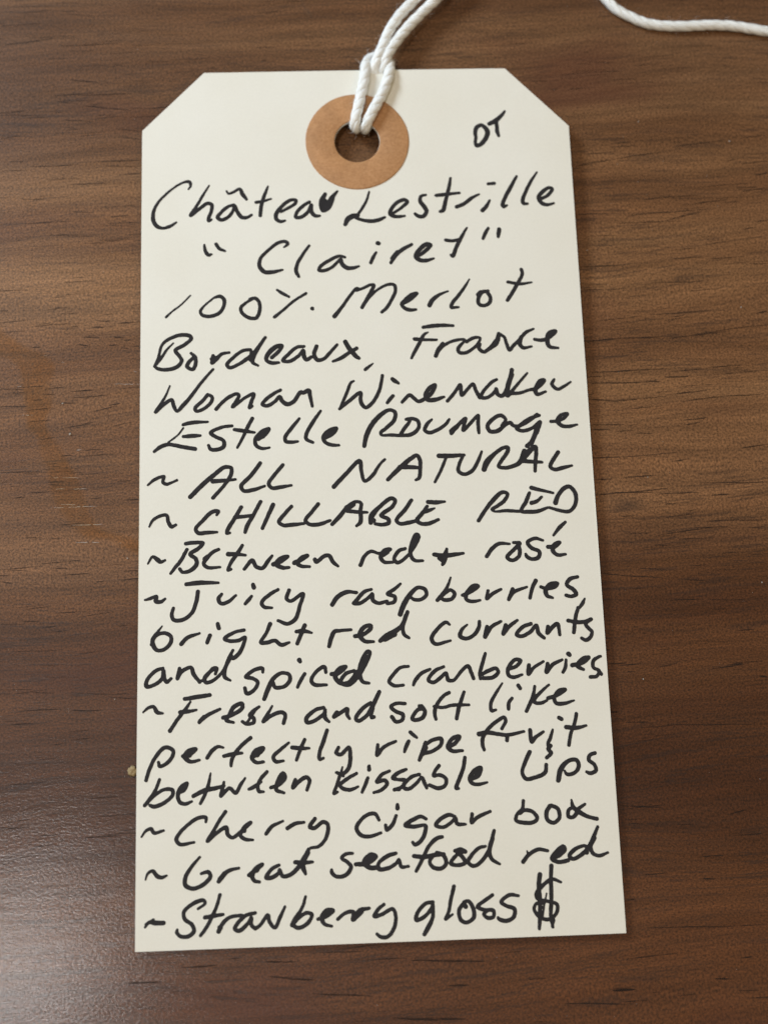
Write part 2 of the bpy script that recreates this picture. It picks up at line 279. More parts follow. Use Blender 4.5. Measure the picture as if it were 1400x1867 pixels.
# ------------------------------------------------------------------ handwriting: marker strokes in tag coordinates (1/1000 cm: x, y, width)
STROKES = [
(0, 'small slanted handwritten initials OT near the top right corner', [
  "1754 5054 47 1702 5018 54 1678 4951 51 1681 4866 40 1671 4793 40 1688 4738 51 1744 4755 56 1816 4839 58 1852 4936 61 1824 5010 56 1776 5053 47",
  "1883 5070 52 1952 5106 59 2023 5160 54 2076 5214 42 2112 5263 26",
  "1984 5105 47 1988 5032 47 1991 4946 49 2006 4885 35"]),
(1, 'first handwritten word of the top line, left of the ring', [
  "-2372 4146 14 -2341 4193 27 -2354 4255 41 -2433 4252 27 -2563 4178 23 -2693 4064 27 -2801 3936 32 -2856 3796 41 -2851 3679 49 -2803 3598 49 -2723 3569 36 -2626 3595 40 -2536 3654 18",
  "-2084 4196 16 -2161 4066 27 -2248 3907 34 -2341 3751 41 -2216 3850 41 -2107 3928 45 -2050 3908 45 -2055 3805 41 -2086 3723 41 -2090 3669 41 -2051 3683 23",
  "-1742 3903 32 -1825 3871 41 -1923 3784 41 -1967 3714 45 -1913 3675 45 -1815 3725 41 -1749 3818 36 -1733 3888 36 -1695 3798 45 -1635 3712 50 -1565 3706 41 -1496 3743 27",
  "-1841 4108 18 -1815 4070 27 -1747 4090 32 -1659 4136 36 -1619 4057 50 -1567 3980 32",
  "-1264 4169 18 -1304 4063 36 -1354 3910 45 -1378 3731 41",
  "-1433 3930 36 -1334 3947 36 -1225 3979 18",
  "-1086 3782 32 -987 3837 36 -892 3901 41 -878 3953 36 -952 3955 41 -1063 3876 45 -1156 3746 50 -1153 3670 45 -1093 3636 41 -1034 3649 23",
  "-691 3922 36 -779 3866 41 -873 3759 41 -883 3694 41 -809 3697 45 -716 3771 41 -666 3874 41 -668 3779 50 -617 3712 45 -551 3711 27",
  "-470 4036 46 -520 3928 68 -506 3795 59 -442 3832 77 -396 3926 82 -361 3999 55 -298 4076 23",
  "-483 3918 91 -483 3828 77"]),
(1, 'second handwritten word of the top line, right of the ring', [
  "-201 3573 45 -162 3652 68 -85 3698 68 -19 3706 45",
  "145 4061 18 115 3950 27 50 3825 32 -30 3708 32 -59 3678 32 45 3634 41 175 3617 50 285 3639 45 352 3671 27",
  "474 3730 32 575 3799 36 671 3897 46 641 3926 46 546 3899 46 448 3794 46 430 3716 50 505 3677 45 628 3684 27",
  "935 3997 27 868 3976 37 854 3905 46 906 3821 55 936 3750 50 889 3675 50 812 3681 46 774 3717 32",
  "1294 4244 28 1265 4100 41 1205 3887 46 1167 3757 50 1126 3741 36",
  "1084 3984 41 1199 3997 46 1409 4017 28",
  "1362 3808 46 1457 3847 46 1582 3940 41 1684 3993 18",
  "1820 4148 37 1905 4154 41",
  "1830 3899 23 1774 3805 46 1721 3747 50",
  "2225 4256 28 2144 4109 46 2046 3931 46 2007 3820 46 2027 3796 37 2068 3819 23",
  "2518 4314 19 2425 4176 37 2338 4010 41 2293 3891 46 2306 3843 46 2357 3838 28",
  "2547 3906 37 2645 3956 41 2718 4055 42 2675 4075 42 2570 4005 51 2517 3930 46 2561 3843 51 2637 3818 41 2729 3840 23"]),
(2, 'handwritten opening quotation mark', [
  "-2152 3311 18 -2139 3222 40 -2098 3161 45 -2053 3169 22",
  "-1990 3317 40 -1947 3253 40 -1868 3212 22"]),
(2, 'handwritten word between the quotation marks', [
  "-1055 3252 18 -1003 3302 36 -1039 3336 40 -1137 3319 40 -1268 3217 36 -1382 3091 40 -1396 2976 49 -1326 2894 53 -1229 2890 49 -1082 2919 22",
  "-709 3269 27 -793 3149 36 -872 3012 40 -895 2897 45 -860 2813 31",
  "-221 3087 31 -296 3105 36 -428 3049 40 -559 2959 40 -582 2904 36 -518 2894 40 -398 2944 36 -276 3058 36 -267 3000 49 -203 2934 54 -117 2927 45 -30 2949 22",
  "241 3285 54 252 3280 50",
  "215 3148 27 169 3072 40 134 2996 36",
  "412 2991 36 485 3101 49 575 3181 50 708 3255 36",
  "436 3055 54 508 3147 54",
  "789 3076 31 878 3140 45 974 3243 41 916 3256 54 814 3176 54 762 3072 54 830 3020 54 917 3018 45 1009 3044 23",
  "1488 3491 18 1412 3363 41 1328 3201 45 1272 3074 45 1247 3091 27",
  "1187 3312 41 1278 3300 36 1388 3322 41"]),
(2, 'handwritten closing quotation mark', [
  "1786 3479 32 1743 3404 45 1706 3323 32",
  "1939 3459 50 1929 3401 50 1920 3349 32"]),
(3, 'handwritten figure 100%', [
  "-2673 2266 26 -2601 2337 20 -2474 2437 15 -2346 2571 15",
  "-2015 2534 26 -1940 2551 44 -1887 2504 44 -1888 2413 40 -1952 2312 44 -2080 2263 44 -2186 2288 40 -2208 2340 35 -2154 2419 22 -2026 2530 22",
  "-1534 2501 35 -1459 2513 40 -1407 2448 40 -1404 2323 44 -1452 2227 44 -1558 2236 44 -1643 2306 40 -1659 2374 40 -1599 2441 35 -1491 2507 27",
  "-1158 2626 27 -1094 2579 40 -999 2524 27",
  "-1200 2235 40 -1087 2328 31 -935 2461 31 -766 2568 31",
  "-685 2347 49 -683 2342 44"]),
(3, 'handwritten word Merlot', [
  "-383 2226 53 -272 2368 40 -160 2525 36 -71 2627 31 -33 2626 13",
  "-72 2592 31 15 2625 31 124 2673 36 167 2668 40 121 2565 44 52 2441 44 -4 2346 40 97 2485 31 230 2609 31 373 2675 36 448 2662 40 462 2581 40 408 2456 40 329 2332 40 266 2272 35",
  "546 2385 44 656 2446 44 757 2536 36 680 2515 49 580 2430 49 541 2380 40 587 2320 44 661 2295 44 737 2301 27",
  "922 2354 53 957 2422 58 1047 2500 40 1184 2559 18",
  "1487 2728 13 1421 2619 31 1328 2494 40 1237 2381 44 1223 2324 44 1320 2322 22",
  "1739 2552 31 1644 2527 54 1596 2431 45 1603 2362 45 1678 2338 45 1752 2382 45 1764 2462 45 1721 2539 45",
  "1599 2500 54 1634 2534 54",
  "2217 2857 41 2224 2787 40 2138 2627 45 2055 2491 45 2000 2411 45",
  "2021 2676 36 2183 2645 40 2348 2665 18"]),
(4, 'handwritten word Bordeaux with a comma', [
  "-2574 1890 13 -2663 1798 26 -2746 1666 30 -2830 1561 22 -2778 1678 30 -2726 1867 30 -2642 1943 39 -2494 2001 44 -2356 1989 48 -2335 1948 44 -2430 1860 44 -2547 1785 43 -2494 1705 43 -2462 1638 43 -2525 1550 48 -2683 1514 43 -2788 1534 39 -2819 1561 22",
  "-2335 1742 30 -2293 1696 39 -2367 1613 43 -2388 1551 43 -2314 1512 43 -2279 1567 43 -2278 1678 43 -2304 1712 39",
  "-2040 1699 39 -2055 1595 39 -2008 1638 52 -1923 1719 39 -1822 1739 26",
  "-2055 1651 52 -2025 1677 48",
  "-1531 1773 35 -1627 1764 39 -1754 1677 39 -1850 1568 43 -1819 1523 39 -1692 1571 39 -1586 1640 48 -1500 1705 48",
  "-1332 1944 35 -1403 1838 44 -1490 1694 61 -1506 1594 43 -1434 1543 26",
  "-1511 1728 61 -1526 1628 57",
  "-1247 1655 44 -1161 1731 44 -1106 1820 39 -1181 1810 57 -1299 1701 57 -1321 1623 43 -1248 1577 48 -1152 1581 30",
  "-809 1802 35 -905 1793 39 -1034 1684 44 -1099 1607 39 -1014 1594 44 -886 1669 39 -820 1746 39 -811 1667 52 -781 1611 44 -716 1647 44",
  "-638 1803 44 -673 1687 48 -632 1607 48 -547 1617 44 -460 1704 39 -361 1814 35",
  "-247 1857 53 -192 1754 57 -100 1640 52 -68 1617 39",
  "-420 1580 26 -313 1623 44 -183 1709 44 -96 1759 44",
  "12 1452 35 45 1480 35 123 1539 11"]),
(4, 'handwritten word France', [
  "823 2041 40 942 2057 49 1093 2063 44 1233 2055 31",
  "885 1968 13 830 1935 35 761 1812 40 692 1690 39 646 1601 26",
  "699 1874 44 848 1860 35 998 1857 26",
  "1082 1800 44 1013 1705 53 978 1623 44 1035 1716 35 1146 1804 35 1277 1846 35 1384 1848 26 1293 1733 44 1291 1676 40 1375 1659 44 1486 1717 35 1564 1794 35 1596 1870 26 1515 1875 40 1405 1820 40",
  "1592 1782 31 1572 1722 44 1633 1669 44 1722 1723 44 1813 1823 53",
  "1721 1712 40 1811 1789 57 1850 1912 49 1835 1834 53",
  "1851 1928 40 1924 1877 35 1951 1786 40 1989 1690 44 2046 1750 40 2137 1838 40 2229 1938 40 2336 1986 22",
  "2161 1872 49 2134 1782 53 2173 1718 44 2293 1733 26",
  "2342 1834 35 2438 1820 44 2571 1874 40 2636 1948 44 2552 1920 58 2514 1819 57 2540 1727 49 2657 1702 26"]),
(5, 'handwritten word Woman', [
  "-2619 1286 13 -2681 1134 26 -2754 1015 30 -2809 922 34 -2712 1014 39 -2597 1088 39 -2566 999 43 -2524 928 34 -2451 996 47 -2325 1147 39 -2199 1321 34 -2040 1506 26",
  "-2120 1142 43 -2168 1078 39 -2283 960 43 -2262 922 39 -2158 957 39 -2063 1053 39 -2057 1119 39 -2115 1153 34",
  "-2001 942 39 -1927 1028 39 -1822 1113 43 -1716 1151 39 -1696 1121 39 -1781 970 39 -1696 1033 34 -1591 1108 34 -1496 1145 39 -1528 1040 43 -1554 953 39 -1519 974 30",
  "-1137 1190 35 -1211 1154 39 -1339 1058 43 -1382 997 39 -1319 974 43 -1213 1033 39 -1149 1098 43 -1118 1035 47 -1046 989 52 -961 1027 47 -864 1157 47 -832 1145 47 -758 1177 48 -738 1088 43 -714 951 30"]),
(5, 'handwritten word Winemaker', [
  "-148 1295 22 -184 1274 30 -241 1142 35 -308 989 30 -348 902 22",
  "-348 907 34 -223 1010 43 -61 1127 43 -64 1028 43 -45 961 47 6 916 43 93 980 43 194 1154 39 243 1364 35",
  "375 1310 43 400 1287 52 458 1248 26",
  "377 1073 39 338 1029 43 294 975 30",
  "495 981 35 604 1078 43 656 1033 43 718 987 43 815 1029 48 903 1105 48 950 1214 39 874 1172 48 816 1073 48 835 1007 48 941 1004 52 1066 1041 26",
  "1110 982 39 1200 1086 39 1294 1206 39 1305 1062 43 1394 1149 39 1465 1214 39 1499 1124 43 1548 1023 48",
  "1791 1273 31 1718 1230 39 1582 1077 39 1569 1022 39 1654 1020 39 1754 1096 39 1777 1140 39 1795 1061 48 1857 1038 48 1952 1202 52 2005 1402 48",
  "2002 1335 52 1947 1202 61 1925 1036 43 2034 1156 35 2213 1353 22",
  "1934 1069 52 2115 1076 35 2203 1107 35 2333 1138 44 2436 1247 44 2381 1237 48 2309 1105 52 2327 1049 44 2447 1084 26",
  "2575 1255 26 2539 1189 44 2610 1116 39 2697 1151 35 2796 1214 22"]),
(6, 'first name handwritten under the word Woman', [
  "-2440 738 38 -2325 764 47 -2116 770 26",
  "-2440 691 17 -2512 595 17 -2637 500 15",
  "-2823 375 30 -2740 438 47 -2637 468 42 -2450 431 47 -2284 398 47",
  "-2438 573 34 -2325 579 51 -2211 581 26",
  "-1793 707 34 -1929 689 38 -2075 616 43 -2013 561 43 -1909 504 42 -1899 428 47 -1972 386 47 -2076 389 42 -2105 444 30",
  "-1520 803 43 -1584 681 43 -1659 519 34 -1722 402 25",
  "-1758 652 38 -1637 632 47 -1491 606 26",
  "-1440 514 47 -1334 598 51 -1302 652 43 -1386 621 47 -1482 515 43 -1472 428 42 -1400 383 38 -1296 391 21",
  "-1387 556 72 -1355 599 72",
  "-892 784 30 -988 666 43 -1085 527 43 -1075 472 43 -1002 460 43 -918 468 26",
  "-606 882 30 -714 725 43 -802 563 43 -803 498 43 -716 448 30",
  "-562 503 43 -456 566 60 -401 636 47 -507 600 51 -576 514 47 -553 449 43 -470 407 43 -370 401 26",
  "-519 552 64 -434 609 64"]),
(6, 'surname handwritten under the word Winemaker', [
  "-31 381 47 -6 500 56 62 651 60 193 802 56 322 875 43 395 841 43 380 731 47 271 624 43 195 561 39 205 528 30 331 525 39 457 515 39 605 529 47 703 614 43 696 713 43 613 748 39 539 738 30 591 726 34 502 597 43 457 522 43",
  "887 730 22 821 666 43 786 579 43 848 545 43 966 586 43 1074 660 39 1120 724 30",
  "1142 527 43 1210 612 47 1342 730 43 1317 643 43 1303 566 39 1425 684 39 1514 770 35 1508 660 43 1512 528 34",
  "1144 559 60 1210 612 60",
  "1824 619 30 1882 706 39 1821 762 48 1735 731 48 1634 624 47 1661 547 47 1757 544 52 1878 629 43 1943 660 43 1983 616 43 2068 613 39 2199 676 39 2310 762 43",
  "2341 750 35 2201 709 39 2068 613 43 2023 571 39 2106 540 43 2235 576 39 2347 662 39 2295 509 43",
  "2342 651 43 2272 477 43 2211 347 39",
  "2496 662 39 2581 667 39 2680 709 39 2726 767 35 2629 743 43 2581 667 48 2641 599 48 2725 586 43 2846 610 22",
  "2300 597 47 2262 488 43 2207 380 43 2153 327 56"]),
(7, 'tilde dash at the start of the handwritten ALL NATURAL line', [
  "-2906 -83 17 -2820 -11 34 -2693 29 34 -2707 -46 38 -2655 -75 38 -2604 -59 29 -2522 -25 25"]),
(7, 'handwritten capitals ALL', [
  "-2346 -257 50 -2181 -91 55 -2036 33 51 -1891 137 46 -1808 124 42 -1808 38 46 -1892 -99 38 -2048 -276 42",
  "-2047 -52 55 -1912 -45 42 -1751 -34 25",
  "-1423 179 47 -1539 20 46 -1675 -126 46 -1645 -191 42 -1521 -183 46 -1365 -134 25",
  "-1122 149 42 -1228 23 42 -1313 -103 42 -1272 -162 42 -1168 -156 46 -1013 -134 25"]),
(7, 'handwritten capitals NATURAL', [
  "-453 -168 51 -292 -1 47 -100 177 47 -82 48 42 -41 -100 38 61 -31 42 171 127 30 236 190 26",
  "268 -90 42 419 56 55 571 182 51 667 234 43 706 157 47 701 28 42 682 -80 42 639 -104 25",
  "431 78 51 567 74 51 692 62 34",
  "961 220 55 1118 216 55 1297 224 34",
  "1049 181 30 984 31 34 893 -139 30",
  "1286 218 34 1228 100 38 1213 4 43 1295 -42 42 1403 10 43 1482 137 38 1537 266 21",
  "1556 17 60 1597 113 73 1708 229 47 1839 313 43 1892 312 43 1878 247 47 1787 119 43 1752 55 38 1845 31 43 1952 56 47 2039 102 56 2111 263 51",
  "2016 81 51 2140 218 73 2262 313 47 2268 237 47 2249 96 43 2238 -22 34",
  "2082 122 51 2208 108 43 2338 98 30",
  "2564 230 47 2495 133 47 2446 37 43 2496 -7 43 2603 11 47 2736 41 26"]),
(8, 'tilde dash at the start of the handwritten CHILLABLE RED line', [
  "-2882 -644 17 -2838 -561 29 -2736 -501 37 -2654 -499 37 -2633 -588 42 -2592 -652 41 -2535 -628 29"]),
(8, 'handwritten capitals CHILLABLE', [
  "-2001 -510 25 -1980 -462 42 -2059 -466 46 -2182 -579 42 -2275 -692 41 -2244 -745 46 -2142 -744 46 -1998 -741 25",
  "-1678 -413 42 -1771 -569 46 -1855 -703 46 -1871 -760 29 -1830 -756 25",
  "-1423 -345 42 -1514 -512 42 -1608 -678 46 -1629 -751 37",
  "-1761 -548 46 -1648 -540 42 -1535 -529 38",
  "-1259 -392 50 -1318 -517 46 -1403 -705 37",
  "-1017 -420 38 -1102 -513 42 -1186 -627 42 -1135 -670 42 -1012 -669 46 -857 -657 29",
  "-665 -397 42 -750 -501 42 -835 -615 42 -785 -669 42 -661 -672 46 -511 -624 29",
  "-486 -677 42 -369 -553 50 -262 -429 38 -157 -379 38 -100 -401 38 -109 -507 42 -113 -655 46 -167 -707 29",
  "-284 -460 71 -200 -420 50",
  "-285 -503 42 -161 -517 42 -21 -527 25",
  "21 -670 50 34 -585 67 152 -451 46 301 -348 46 352 -371 42 318 -455 42 201 -537 46 158 -578 38 250 -623 46 258 -676 46 175 -701 42 82 -686 33",
  "53 -639 54 60 -639 54",
  "570 -376 38 482 -502 46 363 -647 42 403 -690 42 517 -683 46 643 -655 38",
  "788 -408 46 881 -417 51 1011 -409 25",
  "775 -467 34 698 -571 46 632 -654 46 683 -698 42 786 -701 46 917 -651 34",
  "741 -541 42 804 -521 42 874 -495 17"]),
(8, 'handwritten capitals RED', [
  "1448 -680 42 1543 -541 42 1676 -384 51 1785 -301 42 1851 -324 38 1811 -409 42 1702 -492 38 1637 -532 38 1667 -559 25 1813 -554 38 2001 -568 30",
  "2176 -251 51 2310 -289 38 2461 -328 25",
  "2145 -321 38 2092 -438 47 2022 -564 38 2105 -577 46 2230 -574 46 2380 -527 25",
  "2164 -457 47 2228 -441 42 2305 -379 25",
  "2484 -465 55 2526 -364 47 2628 -259 51 2692 -250 47 2759 -348 47 2749 -487 42 2670 -581 42 2565 -578 38 2401 -527 30"]),
(9, 'tilde dash at the start of the handwritten Between line', [
  "-2895 -1134 16 -2835 -1046 29 -2773 -1085 53 -2733 -1118 41 -2676 -1098 25"]),
(9, 'handwritten word Between', [
  "-2403 -883 45 -2305 -873 45 -2183 -883 41 -2244 -954 45 -2346 -1024 45 -2275 -1089 45 -2265 -1162 49 -2346 -1242 45 -2448 -1260 37 -2484 -1218 37",
  "-2391 -961 37 -2468 -1104 41 -2549 -1205 37 -2600 -1272 29",
  "-1979 -972 37 -2061 -1011 41 -2143 -1103 45 -2173 -1154 41 -2123 -1207 41 -1960 -1208 25",
  "-2159 -1092 49 -2122 -1062 49",
  "-1668 -928 37 -1734 -1031 45 -1817 -1153 41 -1858 -1252 29 -1817 -1241 29",
  "-1853 -1038 54 -1755 -1041 45 -1628 -1059 25",
  "-1644 -1241 37 -1541 -1130 45 -1491 -1214 45 -1410 -1237 41 -1337 -1146 45 -1281 -1075 29",
  "-1266 -1190 54 -1163 -1151 49 -1080 -1091 41 -1173 -1119 54 -1225 -1191 54 -1144 -1239 45 -1062 -1237 29",
  "-990 -1177 54 -897 -1137 50 -824 -1087 45 -896 -1117 54 -949 -1188 49 -899 -1225 41 -796 -1234 29",
  "-723 -1142 45 -703 -1174 45 -609 -1104 45 -537 -1095 46 -488 -1180 45 -424 -1238 25"]),
(9, 'handwritten word red before the plus sign', [
  "-130 -1232 45 -76 -1119 41 9 -1054 37 111 -1082 33 193 -1074 46 267 -1034 42 194 -1053 62 140 -1135 50 179 -1199 41 292 -1208 29",
  "172 -1094 71 225 -1064 62",
  "463 -1029 37 379 -1058 42 314 -1161 41 353 -1214 41 448 -1164 37 544 -1063 37 645 -866 46 615 -844 42 547 -989 50 532 -1115 46 581 -1189 41 688 -1198 29",
  "602 -907 63 557 -1010 58"]),
(9, 'handwritten plus sign', [
  "841 -1119 46 954 -1137 54 1078 -1130 50 1224 -1113 29",
  "1010 -1048 29 985 -1138 62 960 -1231 50 945 -1256 33",
  "912 -1167 58 962 -1200 71"]),
(9, 'handwritten word rosé', [
  "1532 -1163 42 1610 -1060 46 1706 -996 42 1841 -1004 25",
  "1894 -988 29 1976 -997 42 1899 -1079 42 1800 -1181 42 1860 -1225 42 1956 -1175 42 1971 -1091 46 1955 -1007 42",
  "2286 -970 25 2188 -939 38 2081 -989 42 2128 -1064 46 2229 -1120 42 2214 -1193 46 2130 -1217 42 2060 -1178 42 2047 -1146 25",
  "2347 -1056 46 2430 -1058 50 2507 -1001 42 2443 -1031 59 2407 -1103 50 2465 -1168 42 2574 -1163 29",
  "2597 -732 34 2520 -800 46 2430 -904 25"]),
(10, 'tilde dash at the start of the handwritten Juicy line', [
  "-2932 -1612 16 -2871 -1598 33 -2781 -1570 33 -2791 -1631 45 -2730 -1643 41 -2670 -1604 24"]),
(10, 'handwritten word Juicy', [
  "-2397 -1422 45 -2225 -1407 53 -1981 -1414 25",
  "-2249 -1523 45 -2265 -1636 45 -2326 -1797 41 -2447 -1885 45 -2558 -1882 40 -2584 -1820 41 -2564 -1729 32",
  "-1941 -1563 29 -1982 -1623 45 -1952 -1686 41 -1861 -1668 41 -1759 -1585 24",
  "-1534 -1451 41 -1524 -1488 49",
  "-1556 -1605 33 -1597 -1655 41 -1638 -1699 33",
  "-1210 -1526 33 -1312 -1581 41 -1425 -1691 41 -1396 -1747 41 -1290 -1762 24",
  "-1067 -1537 41 -1100 -1649 41 -1050 -1681 37 -906 -1593 41 -885 -1593 41 -929 -1736 41 -993 -1918 45 -1095 -1976 41 -1216 -1932 32"]),
(10, 'handwritten word raspberries with a comma', [
  "-512 -1748 41 -438 -1647 45 -314 -1589 37 -192 -1593 33",
  "-518 -1744 37 -438 -1637 45 -314 -1579 41 -196 -1597 29",
  "3 -1557 29 -89 -1585 41 -205 -1705 41 -237 -1735 33 -155 -1738 41 -30 -1659 37 12 -1619 37 19 -1702 45 89 -1741 41 203 -1719 33",
  "384 -1495 25 300 -1565 41 212 -1625 41 305 -1664 41 294 -1730 41 201 -1752 33",
  "366 -1896 53 415 -1775 61 502 -1643 53 608 -1553 45 699 -1577 41 717 -1650 41 643 -1709 41 551 -1707 37 511 -1675 29",
  "1044 -1431 14 987 -1564 33 911 -1665 41 857 -1726 41 953 -1646 33 1037 -1597 37 1086 -1650 41 1042 -1715 41 939 -1720 41 890 -1675 29",
  "1188 -1669 37 1282 -1635 41 1399 -1555 37 1348 -1543 41 1240 -1654 49 1236 -1726 41 1307 -1755 41 1416 -1742 25",
  "1525 -1621 33 1503 -1724 37 1578 -1664 41 1695 -1605 29",
  "1849 -1605 41 1790 -1742 37 1857 -1651 41 2036 -1584 25",
  "2158 -1504 46 2108 -1596 41 2069 -1730 37",
  "2221 -1589 37 2292 -1612 41 2418 -1584 46 2441 -1548 37 2358 -1551 46 2281 -1632 54 2297 -1705 45 2367 -1738 25",
  "2711 -1468 37 2610 -1496 46 2564 -1568 41 2642 -1632 46 2680 -1696 45 2616 -1725 41 2544 -1708 37",
  "2789 -1757 12 2754 -1822 41 2709 -1878 29"]),
(11, 'handwritten word bright', [
  "-2708 -1959 12 -2768 -2038 28 -2828 -2127 40 -2817 -2208 48 -2767 -2270 40 -2667 -2253 40 -2597 -2175 44 -2597 -2094 40 -2668 -2051 40 -2748 -2059 36 -2808 -2108 36 -2847 -2197 24",
  "-2463 -2199 44 -2386 -2120 44 -2226 -2065 20",
  "-1994 -1950 40 -1980 -2007 44",
  "-2095 -2099 44 -2130 -2189 40",
  "-1658 -2041 36 -1783 -2068 36 -1904 -2145 44 -1844 -2177 40 -1723 -2171 40 -1642 -2132 32 -1663 -2223 40 -1725 -2342 44 -1805 -2400 40 -1835 -2359 32",
  "-1318 -1970 45 -1370 -2090 36 -1442 -2209 40 -1361 -2212 44 -1260 -2190 40 -1180 -2247 44 -1079 -2220 28",
  "-873 -2003 45 -926 -2123 45 -974 -2239 40",
  "-980 -2081 41 -895 -2074 49 -784 -2103 20"]),
(11, 'handwritten word red between bright and currants', [
  "-566 -2286 40 -533 -2176 49 -490 -2096 45 -429 -2087 37 -277 -2078 28",
  "-228 -2164 45 -127 -2147 41 -23 -2069 45 -21 -2028 37 -103 -2046 49 -167 -2146 49 -109 -2229 45 8 -2242 28",
  "94 -2235 41 177 -2176 69 301 -2109 57 385 -2040 49 463 -1868 41",
  "156 -2206 73 279 -2149 69",
  "440 -1919 49 394 -2061 41 411 -2163 41 470 -2206 28"]),
(11, 'handwritten word currants', [
  "1000 -2048 24 957 -2016 37 830 -2114 41 760 -2224 45 802 -2293 41 1003 -2258 24",
  "1231 -2055 16 1156 -2124 37 1132 -2205 45 1212 -2238 41 1316 -2190 41 1382 -2090 41 1390 -2019 33",
  "1489 -2093 45 1453 -2225 41 1546 -2095 41 1672 -2027 29",
  "1731 -2080 45 1694 -2191 41 1770 -2101 41 1888 -2019 29",
  "2059 -2069 41 1954 -2107 41 1867 -2206 41 1927 -2229 41 2053 -2171 41 2130 -2091 37 2154 -2194 45 2222 -2258 37",
  "2282 -2116 45 2267 -2198 41 2343 -2118 45 2407 -2079 41 2429 -2223 33",
  "2692 -1878 37 2649 -2004 41 2615 -2198 41",
  "2550 -2042 41 2675 -2067 45 2779 -2059 41 2853 -2031 37 2777 -2090 41 2814 -2153 41 2852 -2195 37 2826 -2265 41 2762 -2304 41 2713 -2276 33"]),
(12, 'handwritten word and before spiced', [
  "-2696 -2503 36 -2785 -2530 40 -2894 -2647 40 -2903 -2726 44 -2824 -2718 40 -2705 -2633 40 -2686 -2533 40 -2675 -2633 44 -2645 -2678 40 -2590 -2636 32",
  "-2482 -2510 36 -2510 -2639 40 -2466 -2560 44 -2336 -2504 40 -2306 -2585 44 -2227 -2691 36",
  "-2207 -2678 28 -2167 -2669 36 -2147 -2630 36 -2047 -2523 44 -2007 -2524 36 -2027 -2594 28",
  "-2007 -2524 36 -2107 -2571 36 -2167 -2649 40 -2147 -2700 40 -2047 -2673 36 -1927 -2557 32 -1845 -2379 36 -1801 -2299 28",
  "-1821 -2369 40 -1896 -2517 40 -1907 -2637 44 -1837 -2683 24"]),
(12, 'handwritten word spiced', [
  "-1422 -2592 24 -1426 -2542 40 -1546 -2568 40 -1637 -2645 40 -1547 -2668 40 -1488 -2720 40 -1539 -2818 40 -1629 -2855 44 -1653 -2784 36",
  "-1407 -2931 44 -1359 -2813 52 -1287 -2676 48 -1186 -2609 40 -1086 -2632 40 -1077 -2703 44 -1149 -2780 40 -1269 -2786 40 -1288 -2726 28",
  "-952 -2450 52 -942 -2470 40",
  "-885 -2629 36 -937 -2707 40 -979 -2795 32",
  "-614 -2617 32 -632 -2546 40 -724 -2593 40 -803 -2711 40 -768 -2768 44 -611 -2777 28",
  "-544 -2643 44 -453 -2632 48 -360 -2554 44 -442 -2582 56 -495 -2681 52 -426 -2763 48 -326 -2756 48 -263 -2688 40 -221 -2619 40",
  "-251 -2608 36 -363 -2645 40 -426 -2753 44 -326 -2786 44 -224 -2709 40 -118 -2552 44 -42 -2373 36 -72 -2362 36 -147 -2490 52 -182 -2650 52 -144 -2751 40 -65 -2774 28",
  "-85 -2452 69 -128 -2531 68"]),
(12, 'handwritten word cranberries, cut off by the right edge', [
  "447 -2573 28 345 -2586 36 241 -2683 40 193 -2762 40 256 -2814 40 377 -2811 28",
  "724 -2618 28 604 -2674 40 520 -2772 40 502 -2815 28",
  "901 -2593 32 788 -2640 40 698 -2757 40 761 -2789 40 865 -2722 40 928 -2674 36 954 -2765 44 1025 -2767 36 1132 -2650 36 1215 -2592 40 1252 -2674 40 1279 -2755 36",
  "1447 -2438 32 1399 -2578 40 1362 -2697 36 1370 -2758 36",
  "1397 -2703 36 1476 -2661 44 1575 -2635 40 1601 -2681 40 1532 -2747 44 1400 -2755 40",
  "1740 -2649 40 1844 -2611 40 1899 -2542 41 1828 -2530 41 1730 -2648 44 1736 -2729 40 1796 -2755 40 1909 -2724 24",
  "2003 -2606 45 1991 -2717 44 2067 -2638 36 2193 -2565 28",
  "2248 -2593 41 2225 -2704 40 2313 -2606 41 2439 -2549 28",
  "2526 -2474 53 2541 -2491 41",
  "2490 -2550 28 2473 -2651 41 2439 -2710 32",
  "2567 -2623 49 2701 -2597 41 2788 -2529 41 2705 -2547 49 2637 -2636 49 2706 -2682 32",
  "2921 -2523 33 2846 -2571 41 2840 -2662 37 2908 -2704 37 2873 -2774 36 2791 -2782 40",
  "2921 -2523 29 2944 -2519 24",
  "2908 -2715 45 2932 -2746 41"]),
(13, 'tilde dash at the start of the handwritten Fresh line', [
  "-2941 -3051 16 -2882 -3000 28 -2812 -2986 36 -2763 -3057 43 -2693 -3073 20"]),
(13, 'handwritten word Fresh', [
  "-2416 -2900 40 -2267 -2881 48 -2098 -2860 40",
  "-2346 -2941 20 -2406 -3028 36 -2505 -3153 39 -2603 -3297 43",
  "-2475 -3066 43 -2376 -3059 40 -2267 -3043 20",
  "-2232 -3201 36 -2148 -3125 43 -1969 -3042 28",
  "-2218 -3182 47 -2168 -3134 47",
  "-1930 -3152 43 -1831 -3125 44 -1691 -3041 44 -1690 -2982 40 -1790 -3018 48 -1850 -3115 44 -1891 -3183 40 -1801 -3215 28",
  "-1472 -3028 28 -1542 -3075 40 -1592 -3133 40 -1543 -3174 40 -1543 -3223 36 -1633 -3240 36 -1688 -3209 32",
  "-1633 -3230 28 -1512 -3057 24",
  "-1308 -3023 16 -1353 -3101 32 -1424 -3217 36 -1314 -3142 40 -1194 -3106 44 -1144 -3137 40 -1166 -3245 40"]),
(13, 'handwritten word and before soft', [
  "-654 -3064 36 -755 -3090 40 -876 -3195 44 -867 -3245 40 -777 -3228 40 -656 -3143 36 -635 -3094 32 -637 -3193 44 -588 -3244 28",
